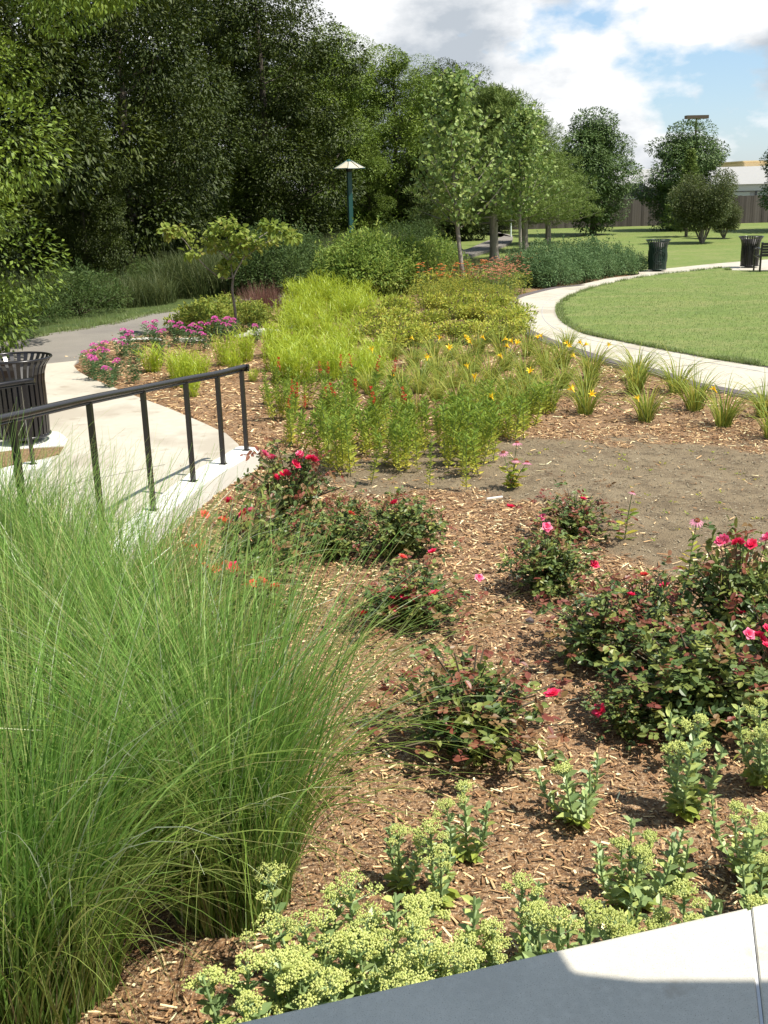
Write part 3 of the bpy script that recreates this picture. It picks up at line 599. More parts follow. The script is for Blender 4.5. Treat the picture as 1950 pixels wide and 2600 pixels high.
# parked car seen over the fence
pc = AT(1598, 520, 90); o = empty('parked_car', (pc[0], 90, .9), 0); tag(o, 'dark parked car just showing over the fence between two round trees', 'car')
m = MB(); prof = [(-2.1, .35), (-2.1, .8), (-1.3, .95), (-.7, 1.4), (.8, 1.42), (1.5, 1.0), (2.1, .9), (2.15, .35)]; n = len(prof)
V = [(x, -.85, z) for x, z in prof]+[(x, .85, z) for x, z in prof]; m.add(V, [(i, (i+1) % n, n+(i+1) % n, n+i) for i in range(n)], .5); m.add(V[:n], [list(range(n))], .5); m.add(V[n:], [list(range(n))[::-1]], .5); m.build('body', M['black'], o)
m = MB(); box(m, (-.75, -.86, 1.0), (.95, .86, 1.32)); m.build('windows', M['dark_glass'], o)
for sx in (-1.3, 1.35):
    for sy in (-.86, .70):
        m = MB(); a = np.linspace(0, 2*np.pi, 17)[:-1]; V = [(sx+.33*math.cos(t), y, .33+.33*math.sin(t)) for y in (sy, sy+.18) for t in a]
        m.add(V, [(k, (k+1) % 16, 16+(k+1) % 16, 16+k) for k in range(16)], .5); m.add(V[:16], [list(range(16))], .5); m.build('wheel', M['black2'], o)
m = MB(); slab(m, [(pc[0]-40, 72), (pc[0]+60, 72), (pc[0]+60, 104), (pc[0]-40, 104)], .9, 1.0); tag(m.build('car_park', M['asphalt']), kind='structure')

# ============================================================ TREES
def lump_cloud(m, n, lumps, L, Wd, droop=.3, hexa=False, upw=.35, v0=None, shell=.55, sun=True):
    """leaves spread through a set of lumps (centre, radius xyz)"""
    c = np.array([l[0] for l in lumps]); r = np.array([l[1] for l in lumps]); w = (r[:, 0]*r[:, 2]); w = w/w.sum()
    k = rng.choice(len(lumps), n, p=w); d = rdir(n); rad = shell+(1-shell)*rng.random(n)**.5
    P = c[k]+d*r[k]*rad[:, None]
    lv = rng.random(len(lumps)); ls = U(.72, 1.35, len(lumps)); L = L*ls[k]; Wd = Wd*ls[k]
    v = np.clip(.65*rng.random(n)+.35*lv[k], 0, 1) if v0 is None else v0
    D = d+.8*rdir(n)+np.array([0, 0, upw-droop])
    leaves(m, P, D, U(.7, 1.25, n)*L, U(.7, 1.2, n)*Wd, v=v, up=np.tile([[0, 0, 1.]], (n, 1))*.7+d*.5, hexa=hexa, droop=droop*.3)
def crown_lumps(k, R_, H, z0, rl, top=.35, low=.25, seed=None):
    out = []
    for i in range(k):
        t = (i+.5)/k; z = z0+H*t; prof = math.sqrt(max(.02, 1-((t-.42)/.60)**2)) if t > .42 else .52+.48*t/.42
        a = i*2.399+U(-.4, .4); rr = max(0, R_*prof*U(.35, 1.0)-rl*.5)
        s = rl*U(.55, 1.45); out.append(((rr*math.cos(a), rr*math.sin(a), z+U(-.3, .3)), (s*U(.9, 1.3), s*U(.9, 1.3), s*U(.65, .95))))
    return out
def trunk(m, H, r0, lumps, lean=(0, 0), nb=14, z1=.2, sides=7):
    zs = np.linspace(0, 1, 9); wob = .03*H*np.sin(zs*5+U(0, 6))
    P = np.stack([lean[0]*zs+wob*.3, lean[1]*zs+wob*.2, zs*H], 1); rad = r0*(1-zs)**.8*.9+r0*.06; rad[0] *= 1.35
    tube(m, P, 0, radii=rad, sides=sides)
    idx = rng.choice(len(lumps), min(nb, len(lumps)), replace=False)
    for i in idx:
        c = np.array(lumps[i][0]); hz = np.hypot(*c[:2]); z = np.clip(c[2]-hz*.7, H*z1, H*.9); t = z/H
        a = np.array([np.interp(t, zs, P[:, 0]), np.interp(t, zs, P[:, 1]), z]); mid = (a+c)/2+np.array([0, 0, -.12*hz])
        tube(m, smooth_line([a, mid, c], 3), r0*.33*(1-t*.6), r0*.06, sides=5)
def make_tree(kind, H, R_, n, leafL, mt, z0=.12, k=34, rl=1.1, r0=.22, bark='bark', low=.25, name=None, lean=(0, 0)):
    def f():
        o = empty(name or kind); lm = crown_lumps(k, R_, H*(1-z0)-rl*.5, H*z0, rl, low=low)
        m = MB(); trunk(m, H*.93, r0, lm, lean=lean); m.build('trunk', M[bark], o, smooth=True)
        m = MB(); lump_cloud(m, n, lm, leafL, leafL*.5, droop=.5); m.build('crown', M[mt], o); return o
    return f
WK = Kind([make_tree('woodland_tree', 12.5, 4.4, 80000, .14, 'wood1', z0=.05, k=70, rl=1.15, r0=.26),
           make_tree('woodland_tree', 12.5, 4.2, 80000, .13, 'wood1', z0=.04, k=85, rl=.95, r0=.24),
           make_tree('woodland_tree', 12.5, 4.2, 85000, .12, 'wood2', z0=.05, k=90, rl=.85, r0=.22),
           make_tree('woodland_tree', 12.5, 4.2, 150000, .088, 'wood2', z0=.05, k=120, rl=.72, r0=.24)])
def HT(px, py, Y): return AT(px, py, Y)[2]
woods = [  # x, y, variant, width scale, photo row of the top (None: beyond the top edge), label
    (-8.3, 18.0, 3, 1.08, None, 'nearest big woodland tree, top left corner, its sunlit leaves reaching over the asphalt path'),
    (-9.2, 13.0, 3, 1.0, None, 'woodland tree just outside the left edge, its crown overhanging the asphalt path'),
    (-12.6, 16.5, 0, 1.0, None, 'dense dark woodland tree at the left edge of the photo, outermost of the wood'),
    (-10.4, 26.5, 0, 1.0, None, 'dark shaded woodland tree behind the small spreading sapling, second in the wood'),
    (-7.6, 34.0, 1, 1.0, None, 'tall dark woodland tree between the sapling and the lamp post, darkest of the wood'),
    (-4.3, 43.5, 1, 1.0, -150, 'tall woodland tree reaching the top edge, just left of the lamp post'),
    (-1.9, 48.5, 2, .80, 62, 'lighter green woodland tree behind the lamp post with sky just over its top'),
    (0.9, 50.5, 2, .82, 112, 'light green woodland tree to the right of the lamp post'),
    (3.4, 55.0, 1, .80, 130, 'mid green woodland tree rising behind the first young poplar'),
    (6.4, 63.0, 0, .80, 200, 'dark woodland tree behind the pines, rightmost of the wood'),
    (-15.8, 23.0, 1, 1.1, None, 'shadowy back row woodland tree at the left edge, nearest of the back row'),
    (-14.0, 30.5, 0, 1.1, None, 'shadowy back row woodland tree filling the dark gap beside the nearest tree'),
    (-12.0, 38.0, 1, 1.1, None, 'shadowy back row woodland tree behind the darkest one of the wood'),
    (-7.8, 47.0, 0, 1.1, -200, 'shadowy back row woodland tree between the lamp and the darkest tree'),
    (-5.0, 54.0, 1, .95, 40, 'back row woodland tree directly behind the lamp hood'),
    (-1.5, 60.0, 0, .9, 120, 'back row woodland tree behind the trunk of the first poplar'),
    (4.2, 73.0, 1, .95, 190, 'farthest woodland tree, at the dark end of the asphalt path'),
    (-18.6, 28.0, 1, 1.15, None, 'woodland tree deep in the wood behind the left edge trees'),
    (-8.0, 30.0, 1, .38, None, 'small understorey tree in the dark gap behind the spreading sapling'),
    (-5.0, 43.0, 2, .36, None, 'small light green understorey tree just left of the lamp pole'),
    (-0.3, 48.5, 2, .36, None, 'small bright understorey tree just right of the lamp pole'),
    (-7.2, 37.5, 1, .40, None, 'dark understorey tree left of the two small ones at the lamp'),
    (1.9, 49.0, 1, .34, None, 'understorey tree left of the first poplar trunk'),
]
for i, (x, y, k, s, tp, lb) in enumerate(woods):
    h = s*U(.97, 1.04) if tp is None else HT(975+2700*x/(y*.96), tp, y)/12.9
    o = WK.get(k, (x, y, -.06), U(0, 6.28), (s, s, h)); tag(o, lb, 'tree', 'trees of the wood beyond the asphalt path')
# round lawn trees by the fence
MK = Kind([make_tree('round_tree', 6.2, 2.5, 42000, .14, 'maple', z0=.13, k=70, rl=.7, r0=.16), make_tree('round_tree', 6.2, 2.6, 42000, .14, 'maple', z0=.10, k=64, rl=.75, r0=.16)])
for px, py, Y, k, s, lb in ((1512, 290, 57, 0, 1.0, 'round dark green tree by the fence, leftmost of the three round trees'), (1742, 318, 60, 1, .98, 'round dark green tree right behind the thin spruce on the lawn'),
                         (2055, 285, 56, 0, 1.05, 'round dark green tree cut off by the right edge of the photo')):
    p = AT(px, py, Y); o = MK.get(k, (p[0], p[1], -.06), U(0, 6), (s, s, p[2]/6.4)); tag(o, lb, 'tree', 'round trees along the fence')
# pines
def make_pine():
    o = empty('pine_tree'); m = MB(); H = 6.3
    tube(m, [(0, 0, 0), (.02, 0, .4), (.05, .02, 2), (0, 0, H)], 0, radii=[.21, .16, .14, .02], sides=9)
    tips = []
    for i in range(64):
        t = i/64; z = 1.5+t*4.9; a = i*2.4; L_ = (3.0*(1-t)**.7+.25)*U(.75, 1.1); e = np.array([L_*math.cos(a), L_*math.sin(a), z+L_*.22])
        q = smooth_line([(0, 0, z), ((e[0])*.5, e[1]*.5, z+.05), e], 4); tube(m, q, .035*(1-t)+.008, .006, sides=4)
        for s in np.linspace(.35, 1, 9):
            b = q[int(s*(len(q)-1))]
            for _ in range(3): tips.append(b+rng.normal(0, .2, 3)*[1, 1, .7])
    m.build('trunk', M['bark_pale'], o, smooth=True); tips = np.array(tips); P = np.repeat(tips, 26, 0)+rng.normal(0, .06, (len(tips)*26, 3))
    n = len(P); D = rdir(n, -.3, 1)+np.array([0, 0, .3]); m = MB(); leaves(m, P, D, U(.16, .28, n), .022, hexa=False); m.build('crown', M['pine'], o); return o
PK = Kind([make_pine])
for px, py, s, tp, lb in ((1256, 690, 1.0, 225, 'pine tree nearest to the asphalt path, its bare trunk beside the path'), (1333, 634, .9, 290, 'middle pine tree, trunk just behind the second poplar'), (1391, 616, .82, 385, 'pine tree farthest from the camera, rightmost of the three pines')):
    p = G(px, py if py < 680 else 658); o = PK.get(0, (p[0], p[1], -.06), U(0, 6), (s, s, HT(px, tp, p[1])/6.5)); tag(o, lb, 'tree', 'pines between the path and the lawn')
# young poplars
def make_poplar(H, bare):
    def f():
        o = empty('young_poplar'); m = MB(); zs = np.linspace(0, 1, 8)
        P = np.stack([-.28*np.sin(zs*2.2)*1., .05*np.sin(zs*4), zs*H], 1); tube(m, P, 0, radii=.055*(1-zs)**.7+.008, sides=7); tw = []
        for i in range(40):
            t = .30+.68*i/40; z = t*H; a = i*2.4; L_ = (1.85*(1-t)**.7+.15)*U(.7, 1.15); b = np.array([np.interp(z, P[:, 2], P[:, 0]), np.interp(z, P[:, 2], P[:, 1]), z])
            e = b+np.array([L_*math.cos(a)*.8, L_*math.sin(a)*.8, L_*.75]); q = smooth_line([b, (b+e)/2+[0, 0, -.08*L_], e], 4); tube(m, q, .016, .004, sides=4)
            for s in np.linspace(.25, 1, 8): tw.append(q[int(s*(len(q)-1))])
        tw += [P[-1]-[0, 0, .12*k] for k in range(10)]
        m.build('trunk', M['bark_pale'], o, smooth=True); tw = np.array(tw); n = len(tw)*bare; Pp = np.repeat(tw, bare, 0)+rng.normal(0, .11, (n, 3))
        m = MB(); leaves(m, Pp, rdir(n)+[0, 0, -.3], U(.09, .15, n), U(.08, .12, n), v=np.clip(rng.random(n)**1.4, 0, 1)); m.build('crown', M['poplar'], o); return o
    return f
p = G(1180, 742); YK = Kind([make_poplar(5.1, 8), make_poplar(4.9, 9)])
tag(YK.get(0, (p[0], p[1], 0), 0), 'slender young poplar with a thin curved trunk growing out of the flower bed', 'tree', 'young poplars')
p = G(1323, 672); tag(YK.get(1, (p[0], p[1], -.06), 1.4, 1.0), 'slender young poplar on the lawn in front of the middle pine', 'tree', 'young poplars')
# spruce and the two shrubs on the lawn
def make_spruce():
    o = empty('thin_spruce'); m = MB(); H = 4.1; tube(m, [(0, 0, 0), (0, 0, H)], .08, .015, sides=6); P = []; D = []
    for i in range(90):
        t = i/90; z = .2+t*3.75; a = i*2.4; L_ = (1.35*(1-t)**1.1+.06)*U(.7, 1.1); tube(m, [(0, 0, z), (L_*math.cos(a), L_*math.sin(a), z+.25*L_)], .014, .004, sides=3)
        for s in np.linspace(.15, 1, 16):
            for _ in range(7): P.append((s*L_*math.cos(a), s*L_*math.sin(a), z+.25*L_*s)); D.append((math.cos(a)+U(-.9, .9), math.sin(a)+U(-.9, .9), U(-.5, .5)))
    m.build('trunk', M['bark'], o); m = MB(); leaves(m, np.array(P)+rng.normal(0, .05, (len(P), 3)), np.array(D), .13, .035, hexa=False); m.build('crown', M['pine'], o); return o
p = G(1742, 598); o = make_spruce(); o.location = (p[0], p[1], -.06); tag(o, 'thin light green spruce on the lawn behind the fan shaped shrub', 'tree')
def make_fan(H, R_, n):
    def f():
        o = empty('fan_shrub'); m = MB(); lm = []
        for i in range(13):
            a = i*2.4; rr = R_*U(.3, .95); e = np.array([rr*math.cos(a), rr*math.sin(a)*.8, H*U(.5, .85)]); tube(m, smooth_line([(.05*math.cos(a), .05*math.sin(a), 0), (e[0]*.45, e[1]*.45, H*.28), e], 4), .035, .01, sides=5)
            lm.append((e, (R_*.42, R_*.42, H*.19))); lm.append((e*[.8, .8, .62], (R_*.4, R_*.4, H*.16)))
        m.build('stems', M['bark_pale'], o, smooth=True); m = MB(); lump_cloud(m, n, lm, .09, .05, droop=.2, shell=.1); m.build('crown', M['hazel'], o); return o
    return f
FK = Kind([make_fan(3.0, 1.3, 20000)])
p = G(1783, 614); tag(FK.get(0, (p[0], p[1], -.06), .3), 'grey green multi stemmed shrub fanning out from its base on the lawn', 'shrub')
p = G(1838, 602); tag(FK.get(0, (p[0], p[1], -.06), 2.3, .62), 'smaller grey green shrub right behind the fan shaped one', 'shrub')
# small spreading sapling in the bed
def make_redbud():
    p = G(598, 848); Y = p[1]; o = empty('spreading_sapling', (p[0], p[1], 0)); m = MB(); loc = lambda x, y, dy=0.: AT(x, y, Y+dy)-np.array([p[0], p[1], 0])
    f = loc(592, 705); tube(m, smooth_line([loc(601, 850), loc(597, 790), loc(590, 740), f], 5), .032, .022, sides=7)
    twigs = [[(592, 705), (560, 705), (520, 675), (490, 640), (462, 605), (428, 590)], [(592, 712), (585, 660), (580, 620), (568, 580)], [(592, 705), (610, 670), (640, 640), (690, 610), (745, 608)], [(580, 660), (560, 640), (545, 625), (535, 610)], [(610, 670), (640, 620), (690, 585), (720, 592)], [(585, 650), (612, 615), (640, 600)], [(520, 675), (500, 655), (480, 650)]]
    lm = []
    for tw_ in twigs:
        dy = U(-.35, .35); L_ = smooth_line([loc(x, y, dy*i/len(tw_)) for i, (x, y) in enumerate(tw_)], 4); tube(m, L_, .015, .005, sides=5); lm += [q for q in L_[len(L_)//3:]]
    m.build('trunk', M['bark_pale'], o, smooth=True)
    cl = [(430, 585, 24), (455, 582, 20), (480, 592, 22), (500, 640, 16), (475, 640, 10), (490, 618, 14), (560, 572, 26), (580, 560, 20), (545, 590, 22), (600, 590, 30), (540, 622, 24), (575, 625, 26), (610, 620, 26), (640, 605, 24), (680, 572, 18), (705, 585, 26), (735, 598, 24), (755, 607, 12), (655, 625, 18), (575, 680, 24), (590, 655, 20), (560, 690, 14), (620, 655, 14), (690, 610, 20), (525, 605, 18)]
    m = MB(); u = Y/FPX
    lm2 = [(loc(x, y, U(-.3, .3)), (r*u*.95, r*u*1.1, r*u*.6)) for x, y, r in cl]; n = 1050
    lump_cloud(m, n, lm2, .10, .085, droop=.5, hexa=True, shell=.2); m.build('crown', M['redbud'], o)
    tag(o, 'small sapling with wide flat spreading branches of light green heart shaped leaves in the bed', 'tree'); return o
make_redbud()

# ============================================================ SHRUBS AND REEDS
def bushy(name, R_, H, n, Lf, mt, lumps=14, wfac=.5, stems=0, droop=.2, hexa=True, shell=.35):
    def f():
        o = empty(name); lm = []
        for i in range(lumps):
            a = i*2.4; t = math.sqrt((i+.5)/lumps); rr = R_*.75*t; s = R_*U(.28, .42); lm.append(((rr*math.cos(a), rr*math.sin(a), max(s*.5, H*(1-.55*t*t)-s*.6)), (s, s, s*U(.7, 1.))))
        for i in range(lumps//2):
            a = i*2.4+1; lm.append(((R_*.55*math.cos(a), R_*.55*math.sin(a), H*.35), (R_*.42, R_*.42, H*.33)))
        m = MB()
        for l in lm: tube(m, smooth_line([(U(-.08, .08), U(-.08, .08), 0), np.array(l[0])*[.5, .5, .45], l[0]], 3), .014, .005, sides=4)
        m.build('stems', M['stem_b'], o)
        m = MB(); lump_cloud(m, n, lm, Lf, Lf*wfac, droop=droop, hexa=hexa, shell=shell)
        if stems:
            P = []; D = []
            for _ in range(stems):
                l = lm[rng.integers(0, lumps)]; b = np.array(l[0])+rdir(1)[0]*np.array(l[1])*[1, 1, .5]+[0, 0, l[1][2]*.5]
                d = np.array([U(-.4, .4), U(-.4, .4), 1.]); 
                for s in np.linspace(0, 1, 9):
                    for _k in range(2): P.append(b+d*s*.28*H); D.append(rdir(1)[0]+[0, 0, .4])
            leaves(m, np.array(P), np.array(D), Lf, Lf*wfac, hexa=hexa)
        m.build('foliage', M[mt], o); return o
    return f
VK = Kind([bushy('leafy_shrub', 1.35, 1.75, 9500, .105, 'viburnum', 16, .42, 26), bushy('leafy_shrub', 1.2, 1.6, 8500, .10, 'viburnum', 13, .42, 22)])
for px, py, k, s, lb in ((935, 752, 0, 1.05, 'biggest light green leafy shrub in the middle of the bed below the lamp post'), (1040, 742, 1, .95, 'light green shrub to the right of the biggest one, left of the poplar trunk'), (1110, 722, 0, .8, 'pale leafy shrub at the foot of the first poplar'),
                         (862, 742, 1, .85, 'light green shrub below the lamp post, left of the biggest shrub'), (1000, 705, 1, .8, 'light green shrub behind the biggest one, towards the path')):
    p = G(px, py); tag(VK.get(k, p, U(0, 6), s*.86), lb, 'shrub', 'light green shrubs')
DK = Kind([bushy('dark_shrub', 1.15, 1.7, 8000, .085, 'willow', 14, .35, 24)])
for px, py, s, lb in ((690, 752, 1.0, 'dark green shrub right of the sapling beside the asphalt path'), (752, 738, .9, 'dark green shrub between the sapling and the lamp post')):
    tag(DK.get(0, G(px, py), U(0, 6), s), lb, 'shrub', 'dark green shrubs')
BK = Kind([bushy('blue_green_shrub', 1.0, 1.05, 8500, .06, 'bluegreen', 15, .5, 30), bushy('blue_green_shrub', 1.0, 1.0, 8500, .06, 'bluegreen', 13, .5, 26)])
bl = [(1345, 726, 1.0), (1402, 728, 1.0), (1455, 716, .95), (1510, 706, .95), (1560, 698, .9), (1600, 692, .72), (1380, 702, 1.05), (1440, 692, 1.0), (1500, 684, 1.0), (1310, 704, .8)]
bn = ['leftmost in the front row against the curved path', 'second in the front row against the curved path', 'third in the front row against the curved path', 'fourth in the front row against the curved path', 'fifth in the front row against the curved path', 'small one at the right end nearest the green litter bin', 'left one of the back row towards the pines', 'middle one of the back row towards the pines', 'right one of the back row towards the pines', 'small one beside the salmon coneflowers']
for (px, py, s), b in zip(bl, bn):
    i = bn.index(b); tag(BK.get(i, G(px, py), U(0, 6), s*.86), 'blue green bushy plant, '+b, 'shrub', 'blue green plants by the curved path')
# tall reeds and rank grass along the wood
def make_reeds(n, H, R_, mt, w=.016, th=.9, nl=0):
    def f():
        o = empty('reed_clump'); m = MB(); a = U(0, 6.28, n); r = R_*np.sqrt(rng.random(n)); P = np.stack([r*np.cos(a), r*np.sin(a), np.full(n, -.05)], 1)
        blades(m, P, U(0, 6.28, n), H*U(.55, 1.1, n), U(0, .25, n), U(.3, th*1.6, n), w*U(.8, 1.5, n), K=5); m.build('foliage', M[mt], o); return o
    return f
RK = Kind([make_reeds(2300, 1.35, 1.3, 'reed', .018, 1.35), bushy('reed_clump', 1.25, 1.25, 5200, .085, 'willow', 12, .28, 60)])
vs = smooth_line(vw, 8); al = np.r_[0, np.cumsum(np.linalg.norm(np.diff(vs, axis=0), axis=1))]; vt = nrm(np.gradient(vs, axis=0)); vn = np.stack([-vt[:, 1], vt[:, 0]], 1)
i0 = int(np.argmin(np.abs(vs[:, 0]+9))); rd = []
d = al[i0]
while d < al[-1] and len(rd) < 36:
    j = int(np.searchsorted(al, d)); j = min(j, len(vs)-1)
    for rw, off in enumerate((2.0, 3.9)): q = vs[j]+vn[j]*(off+U(-.2, .3)); rd.append((q[0], q[1]))
    d += 2.3
for i, (x, y) in enumerate(rd):
    s = U(.85, 1.15); o = RK.get([0, 1, 0, 0, 1][i % 5], (x, y, -.03), U(0, 6), (s, s, s*(U(.5, .75) if y < 21 else U(.65, .95)))); tag(o, f'reed clump at the edge of the wood, {ORD[i//2]} of the {["front", "back"][i % 2]} row from the left', 'reeds', 'reeds along the edge of the wood')

# ============================================================ FLOWER BED
def labels_rows(pts, desc, rows, where=''):
    """sort the things by row (nearest row first), then from left to right, and name each by its place in its row"""
    idx = sorted(range(len(pts)), key=lambda i: -pts[i][1]); n = len(pts); k = math.ceil(n/len(rows)); out = [None]*n
    for r, nm in enumerate(rows):
        part = sorted(idx[r*k:(r+1)*k], key=lambda i: pts[i][0])
        for j, i in enumerate(part): out[i] = f'{desc}, {ORD[j]} from the left in the {nm}{where}'
    return out
# chartreuse grass clumps
def make_tuft(name, n, H, R_, mt, w, th, K=5, flop=.0):
    def f():
        o = empty(name); m = MB(); a = U(0, 6.28, n); r = R_*np.sqrt(rng.random(n)); P = np.stack([r*np.cos(a), r*np.sin(a), np.full(n, -.02)], 1)
        az = a+rng.normal(0, .6, n); blades(m, P, az, H*U(.5, 1.1, n), U(0, .2, n)+r*.7, U(.15, th, n), w*U(.7, 1.3, n), K=K, v=np.clip(rng.normal(.5, .28, n), 0, 1)); m.build('foliage', M[mt], o); return o
    return f
def make_chart(n, H, R_):
    def f():
        o = empty('grass_clump'); m = MB(); a = U(0, 6.28, n); r = R_*np.sqrt(rng.random(n)); P = np.stack([r*np.cos(a), r*np.sin(a), np.full(n, -.02)], 1); hh = H*U(.6, 1.1, n)
        st = blades(m, P, a, hh, U(0, .12, n)+r*.5, U(.05, .35, n), .010, K=4, v=np.clip(rng.normal(.45, .2, n), 0, 1), taper=.3)
        for k in range(1, 5):     # arching leaf blades off each stem
            for rep in range(2):
                b = st[k]-(st[k]-st[k-1])*U(0, 1, n)[:, None]; blades(m, b, U(0, 6.28, n), U(.13, .26, n), U(.3, .7, n), U(.9, 2.2, n), .013, K=3, v=np.clip(rng.normal(.5, .25, n), 0, 1))
        m.build('foliage', M['chart'], o); return o
    return f
CK = Kind([make_chart(85, .62, .22), make_chart(70, .66, .20), make_chart(34, .5, .12)])
ch = [(388, 945, 2, 1.3), (478, 985, 1, 1.0), (500, 960, 0, .9), (455, 962, 1, .95), (490, 1010, 2, .8), (575, 925, 1, .85), (620, 915, 0, .9), (600, 940, 2, 1.0), (642, 968, 2, .55),
      (700, 905, 0, 1.0), (735, 930, 1, 1.0), (725, 965, 0, .95), (765, 972, 1, 1.05), (700, 940, 1, .9), (845, 965, 0, 1.0), (838, 935, 1, .95), (905, 985, 1, 1.05), (925, 950, 0, 1.0), (965, 965, 1, .8), (948, 925, 1, .9),
      (760, 900, 0, 1.0), (800, 920, 1, .95), (880, 905, 0, .9), (850, 885, 0, 1), (740, 870, 1, 1), (790, 872, 0, 1.05), (830, 850, 1, 1.05), (735, 835, 0, 1.1), (775, 840, 1, 1.1), (900, 868, 1, .95),
      (745, 805, 0, 1.1), (790, 805, 1, 1.15), (835, 812, 0, 1.1), (880, 815, 1, 1.1), (925, 820, 0, 1.0), (755, 785, 1, 1.2), (800, 780, 0, 1.2), (845, 782, 1, 1.2), (890, 785, 0, 1.1), (935, 792, 1, 1.0), (820, 765, 0, 1.25), (870, 765, 1, 1.2), (985, 800, 0, .9), (1015, 810, 1, .9), (690, 860, 2, 1.0), (915, 770, 0, 1.1), (765, 760, 1, 1.2)]
lb = labels_rows(ch, 'yellow green grass clump', ['nearest row', 'second row', 'third row', 'farthest row'])
for (px, py, k, s), l in zip(ch, lb): tag(CK.get(k, G(px, py), U(0, 6), (s*.82, s*.82, s*U(.58, .84)), .05), l, 'grass clump', 'yellow green grass clumps in the bed')
# bee balm mounds with dark seed heads
def make_mound(R_, H, n, heads):
    def f():
        o = empty('seed_head_perennial'); lm = [((R_*.6*math.cos(i*2.4)*math.sqrt(i/9), R_*.6*math.sin(i*2.4)*math.sqrt(i/9), H*U(.5, .75)), (R_*.4, R_*.4, H*.32)) for i in range(10)]
        m = MB(); hp = []
        for i in range(heads):
            a, r = U(0, 6.28), R_*math.sqrt(U(0, 1)); e = np.array([r*math.cos(a), r*math.sin(a), H*U(.85, 1.15)*(1-.2*(r/R_)**2)]); tube(m, [(e[0]*.6, e[1]*.6, 0), e], .004, .003, sides=3); hp.append(e)
        m.build('stems', M['stem_g'], o); m = MB(); lump_cloud(m, n, lm, .06, .028, droop=.1, hexa=True, shell=.1)
        m.build('foliage', M['mound'], o); m = MB(); blobs(m, np.array(hp), U(.011, .019, heads)); m.build('dry_blossoms', M['seed'], o); return o
    return f
SK = Kind([make_mound(.42, .50, 1300, 34), make_mound(.40, .54, 1200, 30)])
sm_ = [(980, 870), (1030, 875), (1085, 872), (1140, 868), (1195, 868), (1250, 870), (1298, 858), (1325, 868), (1000, 838), (1055, 840), (1110, 836), (1165, 835), (1220, 836), (1275, 836), (1310, 838), (970, 812), (1025, 815), (1085, 812), (1145, 808), (1200, 808), (1250, 812), (1280, 816), (950, 848), (1060, 900), (1010, 900)]
lb = labels_rows(sm_, 'bushy green perennial with dark seed heads', ['nearest row', 'second row', 'farthest row'])
for i, ((px, py), l) in enumerate(zip(sm_, lb)): tag(SK.get(i, G(px, py)+[U(-.1, .1), U(-.25, .25), 0], U(0, 6), (U(.85, 1.1), U(.85, 1.1), U(.62, 1.0)), .06), l, 'perennial', 'perennials with dark seed heads')
# golden mounds behind
def make_gold():
    o = empty('golden_mound'); m = MB(); n = 1100; d = rdir(n, 0, 1); P = d*[.5, .5, .36]*U(.8, 1.05, n)[:, None]; leaves(m, P, d+.6*rdir(n), .05, .014, hexa=False); P2 = P[:350]*1.03
    m.build('foliage', M['dl_leaf'], o); m = MB(); blobs(m, P2+[0, 0, .02], .012); m.build('blossoms', M['tick'], o); return o
GK = Kind([make_gold]); gm = [(1075, 790), (1125, 782), (1170, 780), (1215, 780), (1255, 786), (1150, 765), (1200, 766)]
lb = labels_rows(gm, 'low golden mound behind the seed heads', ['front row', 'back row'])
for (px, py), l in zip(gm, lb): tag(GK.get(0, G(px, py), U(0, 6), (1.1, 1.1, U(1.35, 1.6))), l, 'flower mound', 'golden mounds')
# salmon coneflower patch, orange daisies, purple grass
def make_daisies(name, H, R_, nf, fm, lm_, rad=.035, grass=False):
    def f():
        o = empty(name); m = MB(); hp = []
        for i in range(nf):
            a, r = U(0, 6.28), R_*math.sqrt(U(0, 1)); e = np.array([r*math.cos(a), r*math.sin(a), H*U(.65, 1.1)]); tube(m, [(e[0]*.7, e[1]*.7, 0), e], .004, .003, sides=3); hp.append(e)
        m.build('stems', M['stem_g'], o); n = 500; P = np.stack([U(-R_, R_, n), U(-R_, R_, n), U(0, H*.75, n)], 1); m = MB(); leaves(m, P, rdir(n)+[0, 0, .4], .09, .025); m.build('foliage', M[lm_], o)
        m = MB(); hp = np.repeat(np.array(hp), 8, 0); k = np.tile(np.arange(8), nf)*math.pi/4; D = np.stack([np.cos(k), np.sin(k), np.full(len(k), -.2)], 1)
        leaves(m, hp, D, rad, rad*.5, up=np.tile([[0, 0, 1.]], (len(k), 1)), hexa=False); fl = m.build('blossoms', M[fm], o); m = MB(); blobs(m, hp[::8]+[0, 0, .006], rad*.32); m.build('blossom', M['seed'], fl); return o
    return f
EK = Kind([make_daisies('salmon_coneflower', .75, .42, 60, 'salmon', 'dl_leaf', .045)]); ep = [(1240, 765), (1275, 758), (1305, 748), (1262, 738), (1295, 728)]
lb = labels_rows(ep, 'salmon coneflower clump by the curved path', ['front row', 'back row'])
for (px, py), l in zip(ep, lb): tag(EK.get(0, G(px, py), U(0, 6), U(.9, 1.1)), l, 'flower clump', 'salmon coneflowers')
OK_ = Kind([make_daisies('orange_daisy', .7, .35, 26, 'helen', 'mound', .05)])
op = [(1092, 757), (1140, 750), (1205, 742), (1340, 722), (1368, 722)]; on = ['left of the poplar trunk, below the leafy shrubs', 'just left of the poplar trunk', 'just right of the poplar trunk', 'at the left end of the blue green plants', 'inside the left end of the blue green plants']
for (px, py), l in zip(op, on): tag(OK_.get(0, G(px, py), U(0, 6), U(.9, 1.1)), 'bright orange daisy clump '+l, 'flower clump', 'orange daisies')
GR = Kind([make_tuft('grass_tuft', 220, .5, .3, 'purple', .008, .8), make_tuft('flower_spike_clump', 60, .95, .35, 'purple', .010, .15)])
pg = [(655, 790), (680, 782), (708, 780), (635, 800), (668, 772)]; lb = labels_rows(pg, 'purplish brown grass tuft near the sapling', ['front row', 'back row'])
